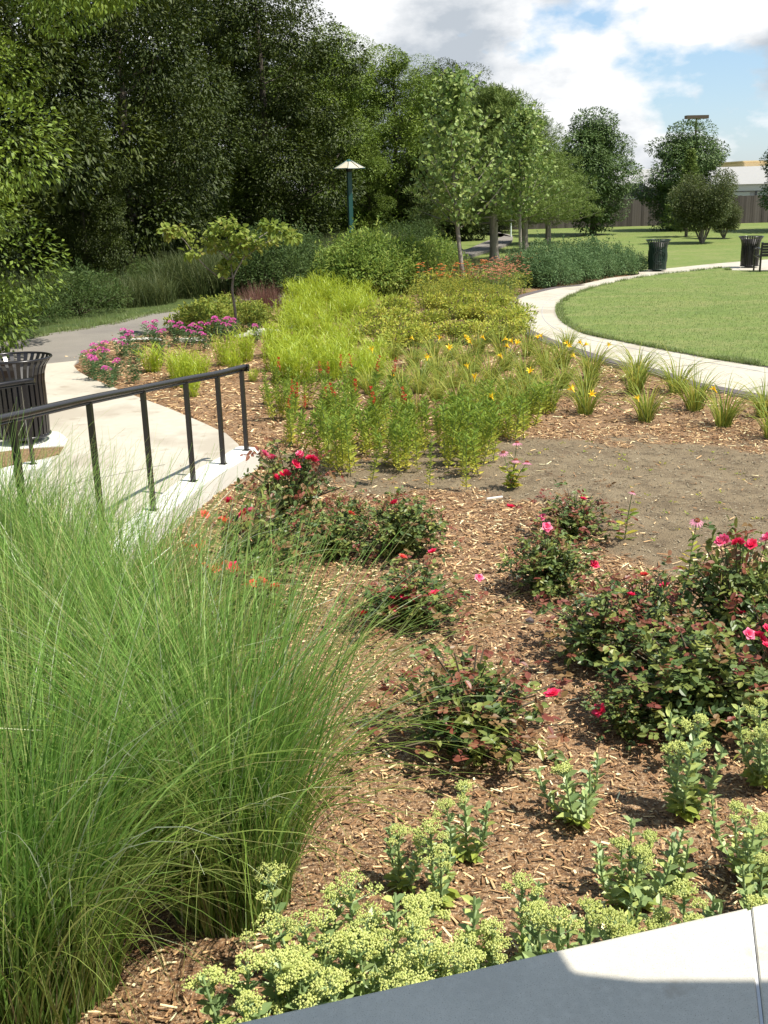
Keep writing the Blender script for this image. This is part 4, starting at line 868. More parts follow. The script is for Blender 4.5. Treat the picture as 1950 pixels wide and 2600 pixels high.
for (px, py), l in zip(pg, lb): tag(GR.get(0, G(px, py), U(0, 6), U(.9, 1.2)), l, 'grass tuft', 'purplish brown grass tufts')
pg = [(1130, 752), (1165, 745), (1200, 756), (1222, 748), (1180, 736)]; lb = labels_rows(pg, 'brown flower spikes by the poplar trunk', ['front row', 'back row'])
for (px, py), l in zip(pg, lb): tag(GR.get(1, G(px, py), U(0, 6), U(.9, 1.1)), l, 'flower spikes', 'brown flower spikes')
# low yellowish foliage along the asphalt, left of the sapling
LK = Kind([bushy('low_perennial', .42, .42, 900, .055, 'dl_leaf', 8, .5, 8)])
lp_ = [(505, 822), (530, 815), (560, 808), (590, 800), (545, 835), (580, 830), (612, 818), (640, 812), (650, 838), (470, 838), (500, 845), (665, 820)]
lb = labels_rows(lp_, 'low yellowish perennial around the sapling', ['nearest row', 'middle row', 'farthest row'])
for (px, py), l in zip(lp_, lb): tag(LK.get(0, G(px, py), U(0, 6), U(.8, 1.15)), l, 'perennial', 'low yellowish perennials')
# pink phlox
def make_phlox(nh):
    def f():
        o = empty('pink_phlox'); m = MB(); H = .48; P = []; hd = []
        for i in range(6):
            a = i*2.4; r = .13*math.sqrt(i/6); e = np.array([r*1.6*math.cos(a), r*1.6*math.sin(a), H*U(.75, 1.1)]); b = np.array([r*math.cos(a), r*math.sin(a), 0]); tube(m, [b, e], .004, .003, sides=4)
            for s in np.linspace(.15, .95, 16):
                for _ in range(3): P.append(b+(e-b)*s)
            hd.append(e)
        m.build('stems', M['stem_g'], o); P = np.array(P); m = MB(); leaves(m, P, rdir(len(P), -.1, .6), .075, .018); m.build('foliage', M['phlox_l'], o)
        for e in hd[:nh]:
            m = MB(); n = 60; d = rdir(n, 0, 1); leaves(m, e+d*[.055, .055, .035], d+.5*rdir(n), .024, .022); m.build('flower_head', M['phlox_f'], o)
        return o
    return f
XK = Kind([make_phlox(4), make_phlox(2), make_phlox(0)])
ph = [(232, 952, 0), (262, 945, 0), (245, 972, 1), (297, 965, 1), (280, 990, 1), (310, 915, 0), (330, 905, 0), (350, 925, 2), (388, 882, 0), (408, 890, 1), (450, 880, 0), (482, 886, 0), (505, 872, 0), (520, 890, 1), (545, 868, 0), (570, 868, 0), (590, 862, 0), (412, 930, 2), (340, 975, 2), (650, 870, 1)]
lb = labels_rows(ph, 'bushy pink phlox', ['nearest row', 'second row', 'third row', 'farthest row'])
for (px, py, k), l in zip(ph, lb): tag(XK.get(k, G(px, py), U(0, 6), U(.68, .88)), l+(' with no bloom' if k == 2 else ''), 'flower', 'pink phlox plants at the left end of the bed')

# daylilies
def make_daylily(n, L_):
    def f():
        o = empty('daylily'); m = MB(); a = U(0, 6.28, n); r = .07*np.sqrt(rng.random(n)); P = np.stack([r*np.cos(a), r*np.sin(a), np.full(n, -.01)], 1)
        blades(m, P, a+rng.normal(0, .25, n), L_*U(.55, 1.1, n), U(.05, .45, n), U(1.2, 2.35, n), U(.010, .017, n), K=7, pw=1.7, v=np.clip(rng.normal(.5, .3, n), 0, 1), taper=.8); m.build('foliage', M['dl_leaf'], o); return o
    return f
def lily_flower_mesh():
    m = MB()
    for k in range(6):
        a = k*math.pi/3; n = 3; P0 = np.array([[.006*math.cos(a), .006*math.sin(a), 0]]); blades(m, P0, np.array([a]), np.array([.072]), np.array([.2]), np.array([1.7 if k % 2 else 1.4]), np.array([.030 if k % 2 else .022]), K=5, taper=.45, twist=0, pw=1.2)
    tube(m, [(0, 0, -.04), (0, 0, .01)], .004, .010, sides=6); return m
lf = lily_flower_mesh(); lfo = lf.build('flower', M['dl_fl']); LFM = lfo.data; bpy.data.objects.remove(lfo)
def add_flower(parent, mesh, name, at, stem_from=None, rot=(0, 0, 0), sc=1., smat='stem_g', sr=.004):
    """a bloom (with its scape) on a plant; at = world point"""
    mw = Matrix.Translation(parent.location) @ Matrix.Rotation(parent.rotation_euler.z, 4, 'Z') @ Matrix.Diagonal((*parent.scale, 1)); q = mw.inverted() @ Vector([float(a) for a in at])
    o = bpy.data.objects.new(name, mesh); C.objects.link(o); o.parent = parent; o.location = q; o.rotation_euler = rot; o.scale = (sc/parent.scale[0],)*3; o['extra'] = 1
    if stem_from is not None:
        m = MB(); b = np.array(stem_from, float); e = np.array(q); tube(m, smooth_line([b, (b+e)/2+np.array([0, 0, .05])*0, e], 2), sr, sr*.7, sides=5); s = m.build('flower_stalk', M[smat], parent); s['extra'] = 1
    return o
DL = Kind([make_daylily(100, .55), make_daylily(90, .6), make_daylily(70, .5)])
dl = [(1487, 1052, 0, 1.0), (1640, 1068, 0, 1.0), (1835, 1080, 1, 1.05), (1765, 1042, 0, 1.15), (1612, 1000, 1, 1.1), (1618, 968, 0, 1.15), (1488, 1005, 0, 1.0), (1500, 958, 1, 1.05), (1428, 932, 0, 1.1), (1340, 905, 1, 1.05), (1940, 1058, 0, 1.05), (1720, 1000, 1, 1.1), (1960, 1110, 1, .9),
      (1180, 935, 0, .95), (1100, 945, 1, .95), (1065, 1000, 0, .95), (1160, 1045, 0, 1.05), (1245, 975, 1, .95), (1330, 965, 0, 1.0), (1290, 1015, 1, .95), (1000, 915, 0, .9), (1215, 900, 1, 1.0), (1270, 900, 0, 1.0), (1440, 885, 1, .8), (1100, 905, 2, .95), (1150, 985, 2, .95), (1010, 975, 2, .9), (1390, 955, 1, .95), (1060, 1060, 2, .9), (1230, 1050, 2, .95), (1340, 1040, 1, .95), (1145, 915, 0, .9), (1380, 1010, 2, 1.0), (960, 935, 1, .9), (1050, 935, 0, .9), (1115, 970, 1, .95), (1205, 945, 0, .95), (1285, 940, 1, .95), (1375, 925, 0, .9), (1020, 1020, 1, .9), (1110, 1020, 0, .9), (1200, 1010, 1, .95), (1245, 1035, 0, .9), (1300, 1055, 1, .9), (1180, 965, 2, .9), (1070, 965, 2, .9), (940, 1000, 1, .85), (1395, 1045, 1, .9), (1430, 985, 0, .95), (1340, 1000, 0, .9)]
lb = labels_rows([(a, b) for a, b, _, _ in dl], 'daylily clump with arching leaves', ['nearest row', 'second row', 'third row', 'fourth row', 'farthest row'])
DLO = []
for (px, py, k, s), l in zip(dl, lb): o = DL.get(k, G(px, py), U(0, 6), s*1.12); tag(o, l, 'daylily', 'daylily clumps in the bed'); DLO.append(o)
for px, py in ((1620, 1014), (1815, 990), (1455, 990), (1500, 1003), (1458, 905), (1440, 872), (1300, 868), (1290, 880), (1280, 862), (1312, 872), (1140, 885), (1115, 860), (1180, 856), (1195, 870), (1185, 862), (1205, 960), (1187, 932), (1085, 910), (1000, 955), (1048, 860), (1445, 880), (1475, 872), (1365, 858), (1375, 855), (1345, 945), (1545, 878), (1228, 858), (1272, 905), (1485, 876), (1250, 1010), (945, 890)):
    z = .42; w_ = G(px, py, z); d = [math.hypot(o.location.x-w_[0], o.location.y-w_[1]) for o in DLO]; o = DLO[int(np.argmin(d))]; add_flower(o, LFM, 'flower', w_, (U(-.03, .03), U(-.03, .03), 0), (U(.3, 1.0), U(-.5, .5), U(0, 6)), U(.8, 1.1))

# tall leafy stems, some with red spikes
def make_stem_plant(H, nst, red, yl=0.):
    def f():
        o = empty('cardinal_flower' if red else 'leafy_stem_plant'); m = MB(); P = []; D = []; vv = []; tips = []
        for i in range(nst):
            a = i*2.4; r = .075*math.sqrt(i); b = np.array([r*math.cos(a), r*math.sin(a), 0]); e = b+np.array([U(-.10, .10), U(-.10, .10), H*U(.8, 1.05)]); tube(m, [b, e], .0045, .003, sides=4); tips.append(e)
            z = np.linspace(.06, 1, int(30*H/.6)); 
            for q, s in enumerate(z):
                for kk in range(2):
                    an = q*2.4+kk*3.14; P.append(b+(e-b)*s); D.append((math.cos(an), math.sin(an), .45+.5*s)); vv.append(np.clip(.85-.8*s+U(-.2, .2), 0, 1))
        m.build('stem', M['stem_g'], o); m = MB(); leaves(m, np.array(P), np.array(D), U(.06, .10, len(P)), .022, v=np.array(vv), droop=.15); m.build('leaves', M['card_leaf'], o)
        if red:
            for e in tips[:red]:
                m = MB(); n = 46; t = rng.random(n); P = e+np.stack([0*t, 0*t, t*.21-.01], 1); leaves(m, P, rdir(n, -.2, .4), .034*(1.1-.5*t), .014); m.build('flower_spike', M['card_fl'], o)
        return o
    return f
TK = Kind([make_stem_plant(.60, 6, 0), make_stem_plant(.54, 5, 0), make_stem_plant(.64, 3, 2), make_stem_plant(.60, 1, 0), make_stem_plant(.62, 5, 1)])
ts = [(895, 1215, 0, 1.1), (870, 1200, 0, 1.05), (915, 1210, 3, 1.0), (850, 1180, 0, 1.0), (1092, 1232, 3, .85), (1183, 1250, 3, .85), (1180, 1195, 1, 1.0), (1130, 1182, 0, 1.05), (1165, 1170, 0, 1.0), (1068, 1172, 0, 1.05), (1038, 1190, 1, .9), (1010, 1178, 1, .9), (980, 1165, 1, .95), (955, 1155, 0, .95), (900, 1150, 0, 1.0), (940, 1130, 4, 1.0), (1210, 1160, 0, 1.0), (1240, 1145, 0, 1.0), (1220, 1130, 0, 1.05), (1260, 1125, 1, .95), (1180, 1130, 1, 1.0), (1120, 1135, 0, .95), (1060, 1125, 1, .95), (1010, 1125, 4, .95), (880, 1120, 4, 1.0), (820, 1105, 1, 1.0), (800, 1080, 0, .9), (1300, 1110, 0, 1.0), (1325, 1105, 1, 1.0), (1280, 1090, 1, 1.0), (1370, 1085, 0, .95), (1310, 1085, 0, .95),
      (710, 1055, 0, .8), (735, 1050, 0, .8), (760, 1045, 1, .9), (785, 1040, 1, .9), (712, 1040, 4, .95), (830, 1040, 2, .95), (868, 1050, 2, .95), (900, 1090, 4, 1.0), (932, 1085, 2, 1.0), (1030, 1085, 4, 1.0), (985, 1080, 0, .9), (1090, 1080, 1, .9), (1150, 1085, 1, .95), (720, 1130, 2, .85), (744, 1132, 2, .85), (850, 1075, 4, .9), (960, 1050, 1, .9), (1040, 1045, 1, .9), (1190, 1060, 1, .9), (890, 1060, 1, .85), (1410, 1060, 1, .85), (1270, 1060, 1, .8)]
gp = {0: [t for t in ts if t[2] in (0, 1, 3)], 1: [t for t in ts if t[2] in (2, 4)]}
for g, lst in gp.items():
    lb = labels_rows(lst, ['leafy green stems with no flower', 'red flower spikes on upright leafy stems'][g], ['nearest row', 'second row', 'third row', 'farthest row'])
    for (px, py, k, s), l in zip(lst, lb): tag(TK.get(k, G(px, py)+[U(-.14, .14), U(-.3, .3), 0], U(0, 6), (s*.9, s*.9, s*U(.66, .98)), .10), l, 'leafy plant' if g == 0 else 'red flower', ['leafy stems without flowers', 'red spiked flowers'][g])
# coneflowers
def cone_flower_mesh():
    m = MB(); k = np.arange(14)*2*np.pi/14; D = np.stack([np.cos(k), np.sin(k), np.full(14, -.55)], 1); leaves(m, D*[.012, .012, 0], D, .042, .013, up=np.tile([[0, 0, 1.]], (14, 1))); o = m.build('bloom', M['cone_pet'])
    m = MB(); P = rdir(60, 0, 1)*[.016, .016, .014]; blobs(m, P, .004); c = m.build('cone', M['cone_c'], o); return o, c
cfp, cfc = cone_flower_mesh()
def coneflower(base, tops, label, Hs):
    p = G(*base); o = empty('coneflower', p); tag(o, label, 'coneflower', None); m = MB(); P = []; D = []
    for (px, py) in tops:
        w_ = AT(px, py, p[1]+U(-.05, .05)); q = w_-p; tube(m, smooth_line([(U(-.02, .02), U(-.02, .02), 0), q*[.5, .5, .55], q], 3), .005, .003, sides=5)
        b = bpy.data.objects.new('bloom', cfp.data); C.objects.link(b); b.parent = o; b.location = q; b.rotation_euler = (U(-.25, .25), U(-.25, .25), U(0, 6)); b.scale = (Hs,)*3
        c = bpy.data.objects.new('cone', cfc.data); C.objects.link(c); c.parent = b
        for s in np.linspace(.05, .62, 7): P += [q*s]*2; a = U(0, 6.28); D += [(math.cos(a), math.sin(a), .5), (-math.cos(a), -math.sin(a), .4)]
    m.build('stem', M['stem_g'], o); m = MB(); leaves(m, np.array(P), np.array(D), U(.07, .12, len(P)), .03, droop=.2); m.build('leaves', M['card_leaf'], o)
coneflower((1298, 1240), [(1313, 1124), (1278, 1149), (1310, 1168), (1338, 1174), (1300, 1220)], 'pink coneflower plant with five blooms at the near edge of the bare soil', 1.05)
coneflower((1584, 1375), [(1606, 1250)], 'single thin coneflower with a dried pink bloom right of the middle rose', .7)
coneflower((1742, 1485), [(1770, 1322)], 'single coneflower with a drooping pink bloom and broad leaves near the right edge', 1.1)
bpy.data.objects.remove(cfc); bpy.data.objects.remove(cfp)

# ------------------------------------------------------------ roses
def bloom_mesh(mt, r=.042):
    m = MB()
    for ring, (nn, ang, L_, w_) in enumerate(((5, 1.25, 1., 1.0), (5, .8, .85, .85), (4, .4, .6, .65))):
        for k in range(nn):
            a = k*2*math.pi/nn+ring*.6; blades(m, np.array([[0, 0, 0.]]), np.array([a]), np.array([r*L_*1.1]), np.array([ang*.7]), np.array([ang*1.35]), np.array([r*w_*1.15]), K=3, taper=.25, twist=.1)
    o = m.build('bloom', M[mt]); d = o.data; bpy.data.objects.remove(o); return d
BM = [bloom_mesh('rose'), bloom_mesh('rose_pink'), bloom_mesh('rose_coral')]
def make_rose(R_, H, n, new=.12):
    def f():
        o = empty('rose_bush'); m = MB(); P = []; D = []; vv = []; Pn = []; Dn = []; ends = []
        for i in range(46):
            a = i*2.4+U(-.3, .3); t = math.sqrt((i+.5)/46); e = np.array([R_*t*math.cos(a)*U(.8, 1.08), R_*t*math.sin(a)*U(.8, 1.08), H*(1-.5*t*t)*U(.62, 1.1)])
            q = smooth_line([(U(-.04, .04), U(-.04, .04), 0), e*[.35, .35, .6], e], 5); tube(m, q, .007, .003, sides=4); ends.append(q)
            for s in range(2, len(q)):
                nn = max(1, int(n/46/(len(q)-2)))
                for _ in range(nn):
                    b = q[s]+rng.normal(0, .055, 3); isn = s >= len(q)-2 and rng.random() < new*3.2
                    (Pn if isn else P).append(b); (Dn if isn else D).append(rdir(1)[0]+np.array([0, 0, .15]))
        m.build('stems', M['stem_b'], o)
        for PP, DD, nm, mt in ((P, D, 'foliage', 'rose_leaf'), (Pn, Dn, 'young_foliage', 'rose_new')):
            PP = np.array(PP); DD = nrm(np.array(DD)); nn = len(PP); A = np.stack([-DD[:, 1], DD[:, 0], 0*DD[:, 0]], 1); A = nrm(A+1e-6); up = np.tile([[0, 0, 1.]], (nn, 1))
            LL = U(.032, .047, nn); m = MB(); v = rng.random(nn)     # five leaflets on one stalk
            for off, dirw in ((1.0, 0), (.62, 1), (.62, -1), (.22, .9), (.22, -.9)):
                leaves(m, PP+DD*off*.05, DD*(.5 if dirw else 1)+A*dirw, LL*(1.15 if not dirw else .9), LL*.66, v=v, up=up*.8+.5*rdir(nn), droop=.12)
            m.build(nm, M[mt], o)
        hp = []     # spent blooms: small star shaped hips
        m = MB()
        for q in ends[::5]:
            P0 = np.tile(q[-1]+[0, 0, .015], (5, 1)); k = np.arange(5)*1.2566; leaves(m, P0, np.stack([np.cos(k), np.sin(k), .25+0*k], 1), .022, .006, hexa=False)
        m.build('spent_blossoms', M['spent'], o); return o
    return f
RS = Kind([make_rose(.42, .44, 820, .2), make_rose(.42, .42, 900, .12), make_rose(.42, .44, 800, .3)])
roses = [  # base px, variant, radius scale, height scale, label
    ((740, 1335), 0, 1.1, 1.5, 'rose bush beside the end of the white kerb with pink and red blooms on top'), ((1022, 1405), 1, .95, .95, 'rose bush just below the bare soil with one small red bloom, left of centre'),
    ((835, 1408), 1, .85, .75, 'low rose bush without blooms between the kerb and the maiden grass'), ((665, 1480), 0, 1.1, 1.35, 'rose bush with many coral blooms seen through the blades of maiden grass'),
    ((1050, 1580), 0, 1.12, .78, 'low wide rose bush with a cluster of bright pink red blooms in its middle'), ((1190, 1895), 2, 1.22, 1.05, 'large near rose bush with reddish young leaves, right of the maiden grass'),
    ((1455, 1368), 2, 1.0, .8, 'rose bush with rusty young leaves at the edge of the bare soil'), ((1395, 1500), 1, .85, .85, 'small upright rose bush with two pink blooms on a tall shoot'),
    ((1520, 1672), 0, 1.05, .95, 'rose bush left of the biggest one at the right, dark shade beneath'), ((1765, 1825), 1, 1.22, 1.05, 'biggest rose bush at the right with dense dark green leaves'),
    ((1970, 1800), 0, 1.1, 1.15, 'rose bush cut off by the right edge with deep red blooms'), ((640, 1600), 1, .9, .8, 'rose bush mostly hidden behind the middle maiden grass'), ((1640, 1600), 2, .9, .8, 'rose bush between the two big ones at the right'),
    ((1870, 1680), 1, 1.1, 1.6, 'tall rose bush behind the biggest one, pink blooms high on its top'), ((1690, 1705), 0, 1.0, .95, 'rose bush directly left of the biggest one, merging with it'),
    ((880, 1350), 2, .7, .7, 'small rose bush just above the low one without blooms'), ((1600, 1850), 1, .55, .5, 'lowest rose shoot of the bushes at the right, lying near the mulch')]
RO = []
for (b, k, sr, sh_, l) in roses:
    o = RS.get(k, G(*b), U(0, 6), (sr, sr, sh_)); tag(o, l, 'rose bush', 'red shrub roses'); RO.append(o)
bl = [(690, 1165, 1), (715, 1208, 0), (700, 1215, 0), (728, 1205, 0), (760, 1155, 1), (785, 1165, 0), (750, 1182, 0), (768, 1160, 1), (796, 1170, 0), (672, 1155, 1), (1002, 1278, 0), (1100, 1402, 0), (520, 1310, 2), (640, 1300, 1), (620, 1306, 0), (580, 1275, 0), (568, 1325, 2), (500, 1395, 2), (515, 1385, 2), (470, 1390, 2), (550, 1445, 2), (590, 1440, 0), (572, 1432, 2), (520, 1440, 2), (535, 1458, 2), (640, 1482, 2), (625, 1490, 2), (665, 1478, 2), (700, 1492, 2), (505, 1412, 0), (595, 1450, 2),
      (998, 1520, 0), (1035, 1520, 0), (1045, 1525, 0), (1030, 1545, 1), (1022, 1512, 0), (1105, 1508, 0), (1215, 1467, 1), (1031, 1498, 0), (1000, 1545, 0), (1404, 1765, 0), (1480, 1268, 0), (1295, 1288, 0), (1380, 1312, 1), (1388, 1340, 1), (1375, 1318, 1), (1507, 1436, 0), (1636, 1462, 2), (1688, 1488, 0), (1602, 1512, 0), (1838, 1376, 1), (1828, 1380, 1), (1868, 1380, 0), (1880, 1380, 0), (1908, 1388, 0), (1946, 1370, 1), (1935, 1625, 0), (1945, 1640, 0), (1925, 1615, 0), (1885, 1560, 0), (1900, 1612, 1), (1948, 1600, 0), (920, 1560, 2), (890, 1305, 2), (1020, 1415, 2), (1525, 1805, 0)]
for px, py, k in bl:
    best = None
    for o in RO:
        Y = o.location.y-.12*o.scale[0]; w_ = AT(px, py, Y); dx = abs(w_[0]-o.location.x)/(.42*o.scale[0]); z = w_[2]/(.5*o.scale[2]); c_ = max(0, dx-.9)+max(0, .35-z)+max(0, z-1.15)+.05*abs(z-.8)
        if best is None or c_ < best[0]: best = (c_, o, w_)
    c_, o, w_ = best; w_[2] = max(.08, w_[2])
    add_flower(o, BM[k], 'bloom', w_, (0, 0, .1), (U(.2, .9), U(-.4, .4), U(0, 6)), U(.75, 1.1)*(.8 if py > 1340 and px > 1800 else 1), 'stem_b', .003)

# ------------------------------------------------------------ stonecrops
def head(o, e, r, n=70):
    m = MB(); br = MB(); d = rdir(n, .0, 1); P = e+d*np.array([r, r, r*.55])*U(.8, 1.02, n)[:, None]
    for i in range(0, n, 7): tube(br, [e-[0, 0, r*.55], P[i]-[0, 0, .006]], .0022, .0015, sides=3)
    P = np.repeat(P, 3, 0)+rng.normal(0, .0050, (n*3, 3)); blobs(m, P, U(.0026, .0044, n*3), sz=1.3); h = m.build('flower_head', M['sedum_head'], o); br.build('flower_stalks', M['sedum_stem'], h)
def make_sedum(stems, H, heads, rh=.05, spread=.10):
    def f():
        o = empty('stonecrop'); m = MB(); P = []; D = []; Lw = []; Pl = []; Dl = []; hs = []
        for i in range(stems):
            a = i*2.4+U(-.4, .4); r = spread*math.sqrt((i+.3)/stems); h = H*U(.72, 1.08); b = np.array([r*.35*math.cos(a), r*.35*math.sin(a), 0]); e = np.array([r*1.5*math.cos(a), r*1.5*math.sin(a), h])
            q = smooth_line([b, (b+e)/2+[r*.25*math.cos(a), r*.25*math.sin(a), -.02], e], 6); tube(m, q, .0065, .004, sides=6); nn = int(14*h/.35)
            for j in range(nn):
                s = (j+.6)/nn*.93; x = s*(len(q)-1); c_ = q[int(x)]+(q[min(int(x)+1, len(q)-1)]-q[int(x)])*(x-int(x))
                for kk in range(2 if s > .2 else 3):
                    an = j*1.57+kk*(3.14 if s > .2 else 2.1)+U(-.2, .2); d = (math.cos(an), math.sin(an), .75 if s > .25 else .15)
                    (P if s > .22 else Pl).append(c_); (D if s > .22 else Dl).append(d)
                    if s > .22: Lw.append(.070*(1.15-.5*s))
            hs.append((e, q))
        m.build('stems', M['sedum_stem'], o, smooth=True)
        P = np.array(P); m = MB(); Lw = np.array(Lw)*U(.85, 1.15, len(P)); leaves(m, P, np.array(D), Lw, Lw*.58, fold=.28, droop=.1, up=np.tile([[0, 0, 1.]], (len(P), 1))); m.build('leaves', M['sedum_leaf'], o)
        Pl = np.array(Pl); m = MB(); leaves(m, Pl, np.array(Dl), U(.055, .075, len(Pl)), .036, fold=.22, droop=.1, up=np.tile([[0, 0, 1.]], (len(Pl), 1))); m.build('low_leaves', M['sedum_low'], o)
        for e, q in hs[:heads]:
            head(o, e+[0, 0, rh*.25], rh*U(.75, 1.05), 60)
            for k in range(2):
                a = U(0, 6.28); c2 = e+np.array([math.cos(a), math.sin(a), -.35])*rh*1.5; head(o, c2, rh*.55, 24)
                st = MB(); tube(st, [q[-3], c2-[0, 0, .01]], .003, .002, sides=4); st.build('side_stalk', M['sedum_stem'], o)
        return o
    return f
SDM = Kind([make_sedum(6, .44, 3, .038), make_sedum(7, .27, 1, .032, .12), make_sedum(3, .36, 2, .036, .08), make_sedum(9, .32, 4, .034, .15), make_sedum(2, .24, 0, .03, .04), make_sedum(6, .40, 5, .050, .17)])
sed = [((1738, 2065), 0, 1.0, 'tall upright stonecrop with several pale heads below the biggest rose bush'), ((1935, 1985), 0, .9, 'tall stonecrop in the shade of the roses at the right edge'), ((1468, 2078), 1, .98, 'stonecrop with yellowish lower leaves in the middle of the near mulch'),
       ((1185, 2180), 2, .9, 'stonecrop with two separate heads right of the maiden grass base'), ((1600, 2290), 3, .88, 'bushy stonecrop with many short leafy stems close to the coping'), ((1905, 2225), 3, .9, 'stonecrop with yellow lower leaves near the right edge above the coping'),
       ((1118, 2300), 2, .95, 'slim stonecrop just above the big mass of pale heads'), ((1022, 2255), 2, .82, 'thinnest stonecrop, a single greyish head beside the maiden grass'), ((1722, 2258), 4, 1.0, 'smallest stonecrop, leafy with no head, beside the bushy one'), ((1945, 2330), 1, .9, 'low stonecrop at the right edge touching the coping')]
for b, k, s, l in sed: tag(SDM.get(k, G(*b), U(0, 6), s, .06), l, 'stonecrop', 'stonecrop plants in the mulch')
top = [(580, 2450, 2), (600, 2540, 2), (700, 2410, 2), (790, 2275, 5), (770, 2440, 2), (880, 2350, 5), (1010, 2260, 2), (950, 2400, 5), (1080, 2340, 5), (1190, 2350, 2), (1265, 2375, 2), (1140, 2420, 2), (1040, 2440, 2), (700, 2530, 3), (1345, 2235, 2), (1400, 2310, 2), (1500, 2290, 2), (1550, 2310, 3), (1660, 2300, 1), (1780, 2262, 2), (1895, 2275, 2)]
HK = {0: .42, 1: .27, 2: .37, 3: .33, 5: .42}
tl = [(x, y) for x, y, _ in top]; lb = labels_rows(tl, 'pale headed stonecrop crowding the coping', ['nearest row', 'second row', 'third row', 'farthest row'])
for (px, py, k), l in zip(top, lb):
    s = U(.95, 1.12); z = HK[k]*s; p = G(px, py, z); dd = np.dot(p[:2]-pA, nv); 
    if dd < .10: p[:2] += nv*(.10-dd)
    tag(SDM.get(k, (p[0], p[1], gh(p[0], p[1])-.005), U(0, 6), s, .07), l, 'stonecrop', 'stonecrops crowding the coping')

# ------------------------------------------------------------ maiden grass
def make_maiden(n, R_, H, seed_az=None):
    def f():
        o = empty('ornamental_grass_clump')
        def lay(n, L_, th0, th1, w, mt, nm, K=9, pw=1.6, vv=None):
            m = MB(); a = U(0, 6.28, n); r = R_*np.sqrt(rng.random(n)); P = np.stack([r*np.cos(a), r*np.sin(a), np.full(n, -.02)], 1)
            az = a+rng.normal(0, 1.5, n); blades(m, P, az, L_*U(.55, 1.1, n), th0*rng.random(n)+r*.45, th1[0]+(th1[1]-th1[0])*rng.random(n)**1.3, w*U(.65, 1.25, n), K=K, pw=pw, v=vv, taper=.75, twist=1.4); m.build(nm, M[mt], o)
        lay(int(n*.56), H, .24, (.25, 1.3), .0100, 'maiden', 'inner_blades')
        lay(int(n*.28), H*1.10, .35, (.8, 2.4), .0070, 'maiden_y', 'outer_blades', K=11)
        lay(int(n*.045), H*1.02, .28, (.4, 1.6), .0085, 'maiden_p', 'pale_blades')
        lay(int(n*.24), H*.42, .12, (.05, .5), .0075, 'culm', 'culms', K=4)
        return o
    return f
GK2 = Kind([make_maiden(2000, .22, 1.50), make_maiden(2000, .22, 1.55), make_maiden(1700, .20, 1.5)])
for (px, py), k, s, l in (((590, 2285), 0, 1.0, 'maiden grass clump at the centre with its straw coloured base in view'), ((60, 2560), 1, .95, 'maiden grass clump in the lower left corner, nearest to the camera'),
                      ((130, 2020), 2, 1.0, 'tallest maiden grass clump at the left edge behind the nearest one'), ((330, 1900), 1, .92, 'maiden grass clump behind the centre one, in front of the handrail'), ((-60, 1700), 0, .95, 'maiden grass clump at the left edge with blades across the long handrail'),
                      ((190, 2500), 1, .68, 'shortest maiden grass clump, between the centre one and the lower left corner'), ((420, 2130), 2, .9, 'maiden grass clump close behind the centre one on its left'), ((140, 1650), 1, .8, 'maiden grass clump farthest from the camera, against the kerb wall')):
    p = G(px, py); tag(GK2.get(k, (p[0], p[1], 0), U(0, 6), s), l, 'ornamental grass', 'maiden grass clumps')

# ============================================================ LOOSE MULCH, LITTER
def chips(n, x0, x1, y0, y1, L0, L1, w0, w1, name, mt, soil_ok, lift_=.004, thin=.3):
    x = U(x0, x1, n*3); y = U(y0, y1, n*3); k = inpoly(x, y, bedw); s = soilness(x, y); dd = (np.c_[x, y]-pA)@nv
    k &= (dd > 0) & (rng.random(len(x)) < ((s if soil_ok else (1-s)*.97+.03)))
    x = x[k][:n]; y = y[k][:n]; n = len(x); a = U(0, np.pi, n); L_ = L0+(L1-L0)*rng.random(n)**2.2; w = U(w0, w1, n); th = w*thin
    D = np.stack([np.cos(a), np.sin(a), rng.normal(0, .16, n)], 1); D = nrm(D); Sd = np.stack([-np.sin(a), np.cos(a), rng.normal(0, .25, n)], 1); Nn = nrm(np.cross(D, Sd)); Sd = nrm(np.cross(Nn, D))
    P = np.stack([x, y, gh(x, y)+lift_+U(0, .012, n)], 1); V = np.zeros((n, 8, 3)); tp_ = U(.35, 1, n)
    for i, (a_, b_, c_) in enumerate(((-1, -1, -1), (1, -1, -1), (1, 1, -1), (-1, 1, -1), (-1, -1, 1), (1, -1, 1), (1, 1, 1), (-1, 1, 1))):
        ww = w*np.where(a_ > 0, tp_, 1); V[:, i] = P+D*(a_*L_/2)[:, None]+Sd*(b_*ww/2)[:, None]+Nn*(c_*th/2)[:, None]
    i = np.arange(n)[:, None, None]*8; F = (i+np.array([(4, 5, 6, 7), (0, 1, 5, 4), (1, 2, 6, 5), (2, 3, 7, 6), (3, 0, 4, 7)])[None]).reshape(-1, 4)
    m = MB(); m.add(V, F, np.repeat(np.clip(rng.beta(1.4, 1.5, n), 0, 1), 5)); tag(m.build(name, M[mt]), kind='stuff')
chips(26000, -2.6, 3.6, 1.9, 6.2, .012, .062, .003, .011, 'mulch_chips', 'wood_chip', False)
chips(26000, -3.0, 6.0, 6.2, 11.5, .02, .09, .005, .013, 'mulch_chips', 'wood_chip', False)
chips(16000, -7.0, 8.0, 11.5, 21, .04, .13, .008, .02, 'mulch_chips', 'wood_chip', False)
chips(9000, -3.0, 8.0, 6.5, 12.5, .008, .045, .004, .010, 'soil_litter', 'chip_dust', True, .0)
p = G(1256, 1271); q = G(1270, 1267); o = empty('white_stick', (p[0], p[1], .02), .35); tag(o, 'bright white flat stick lying on the mulch beside the bare soil', 'stick'); m = MB(); box(m, (-.075, -.008, 0), (.075, .008, .012)); m.build('stick', M['white_chip'], o)
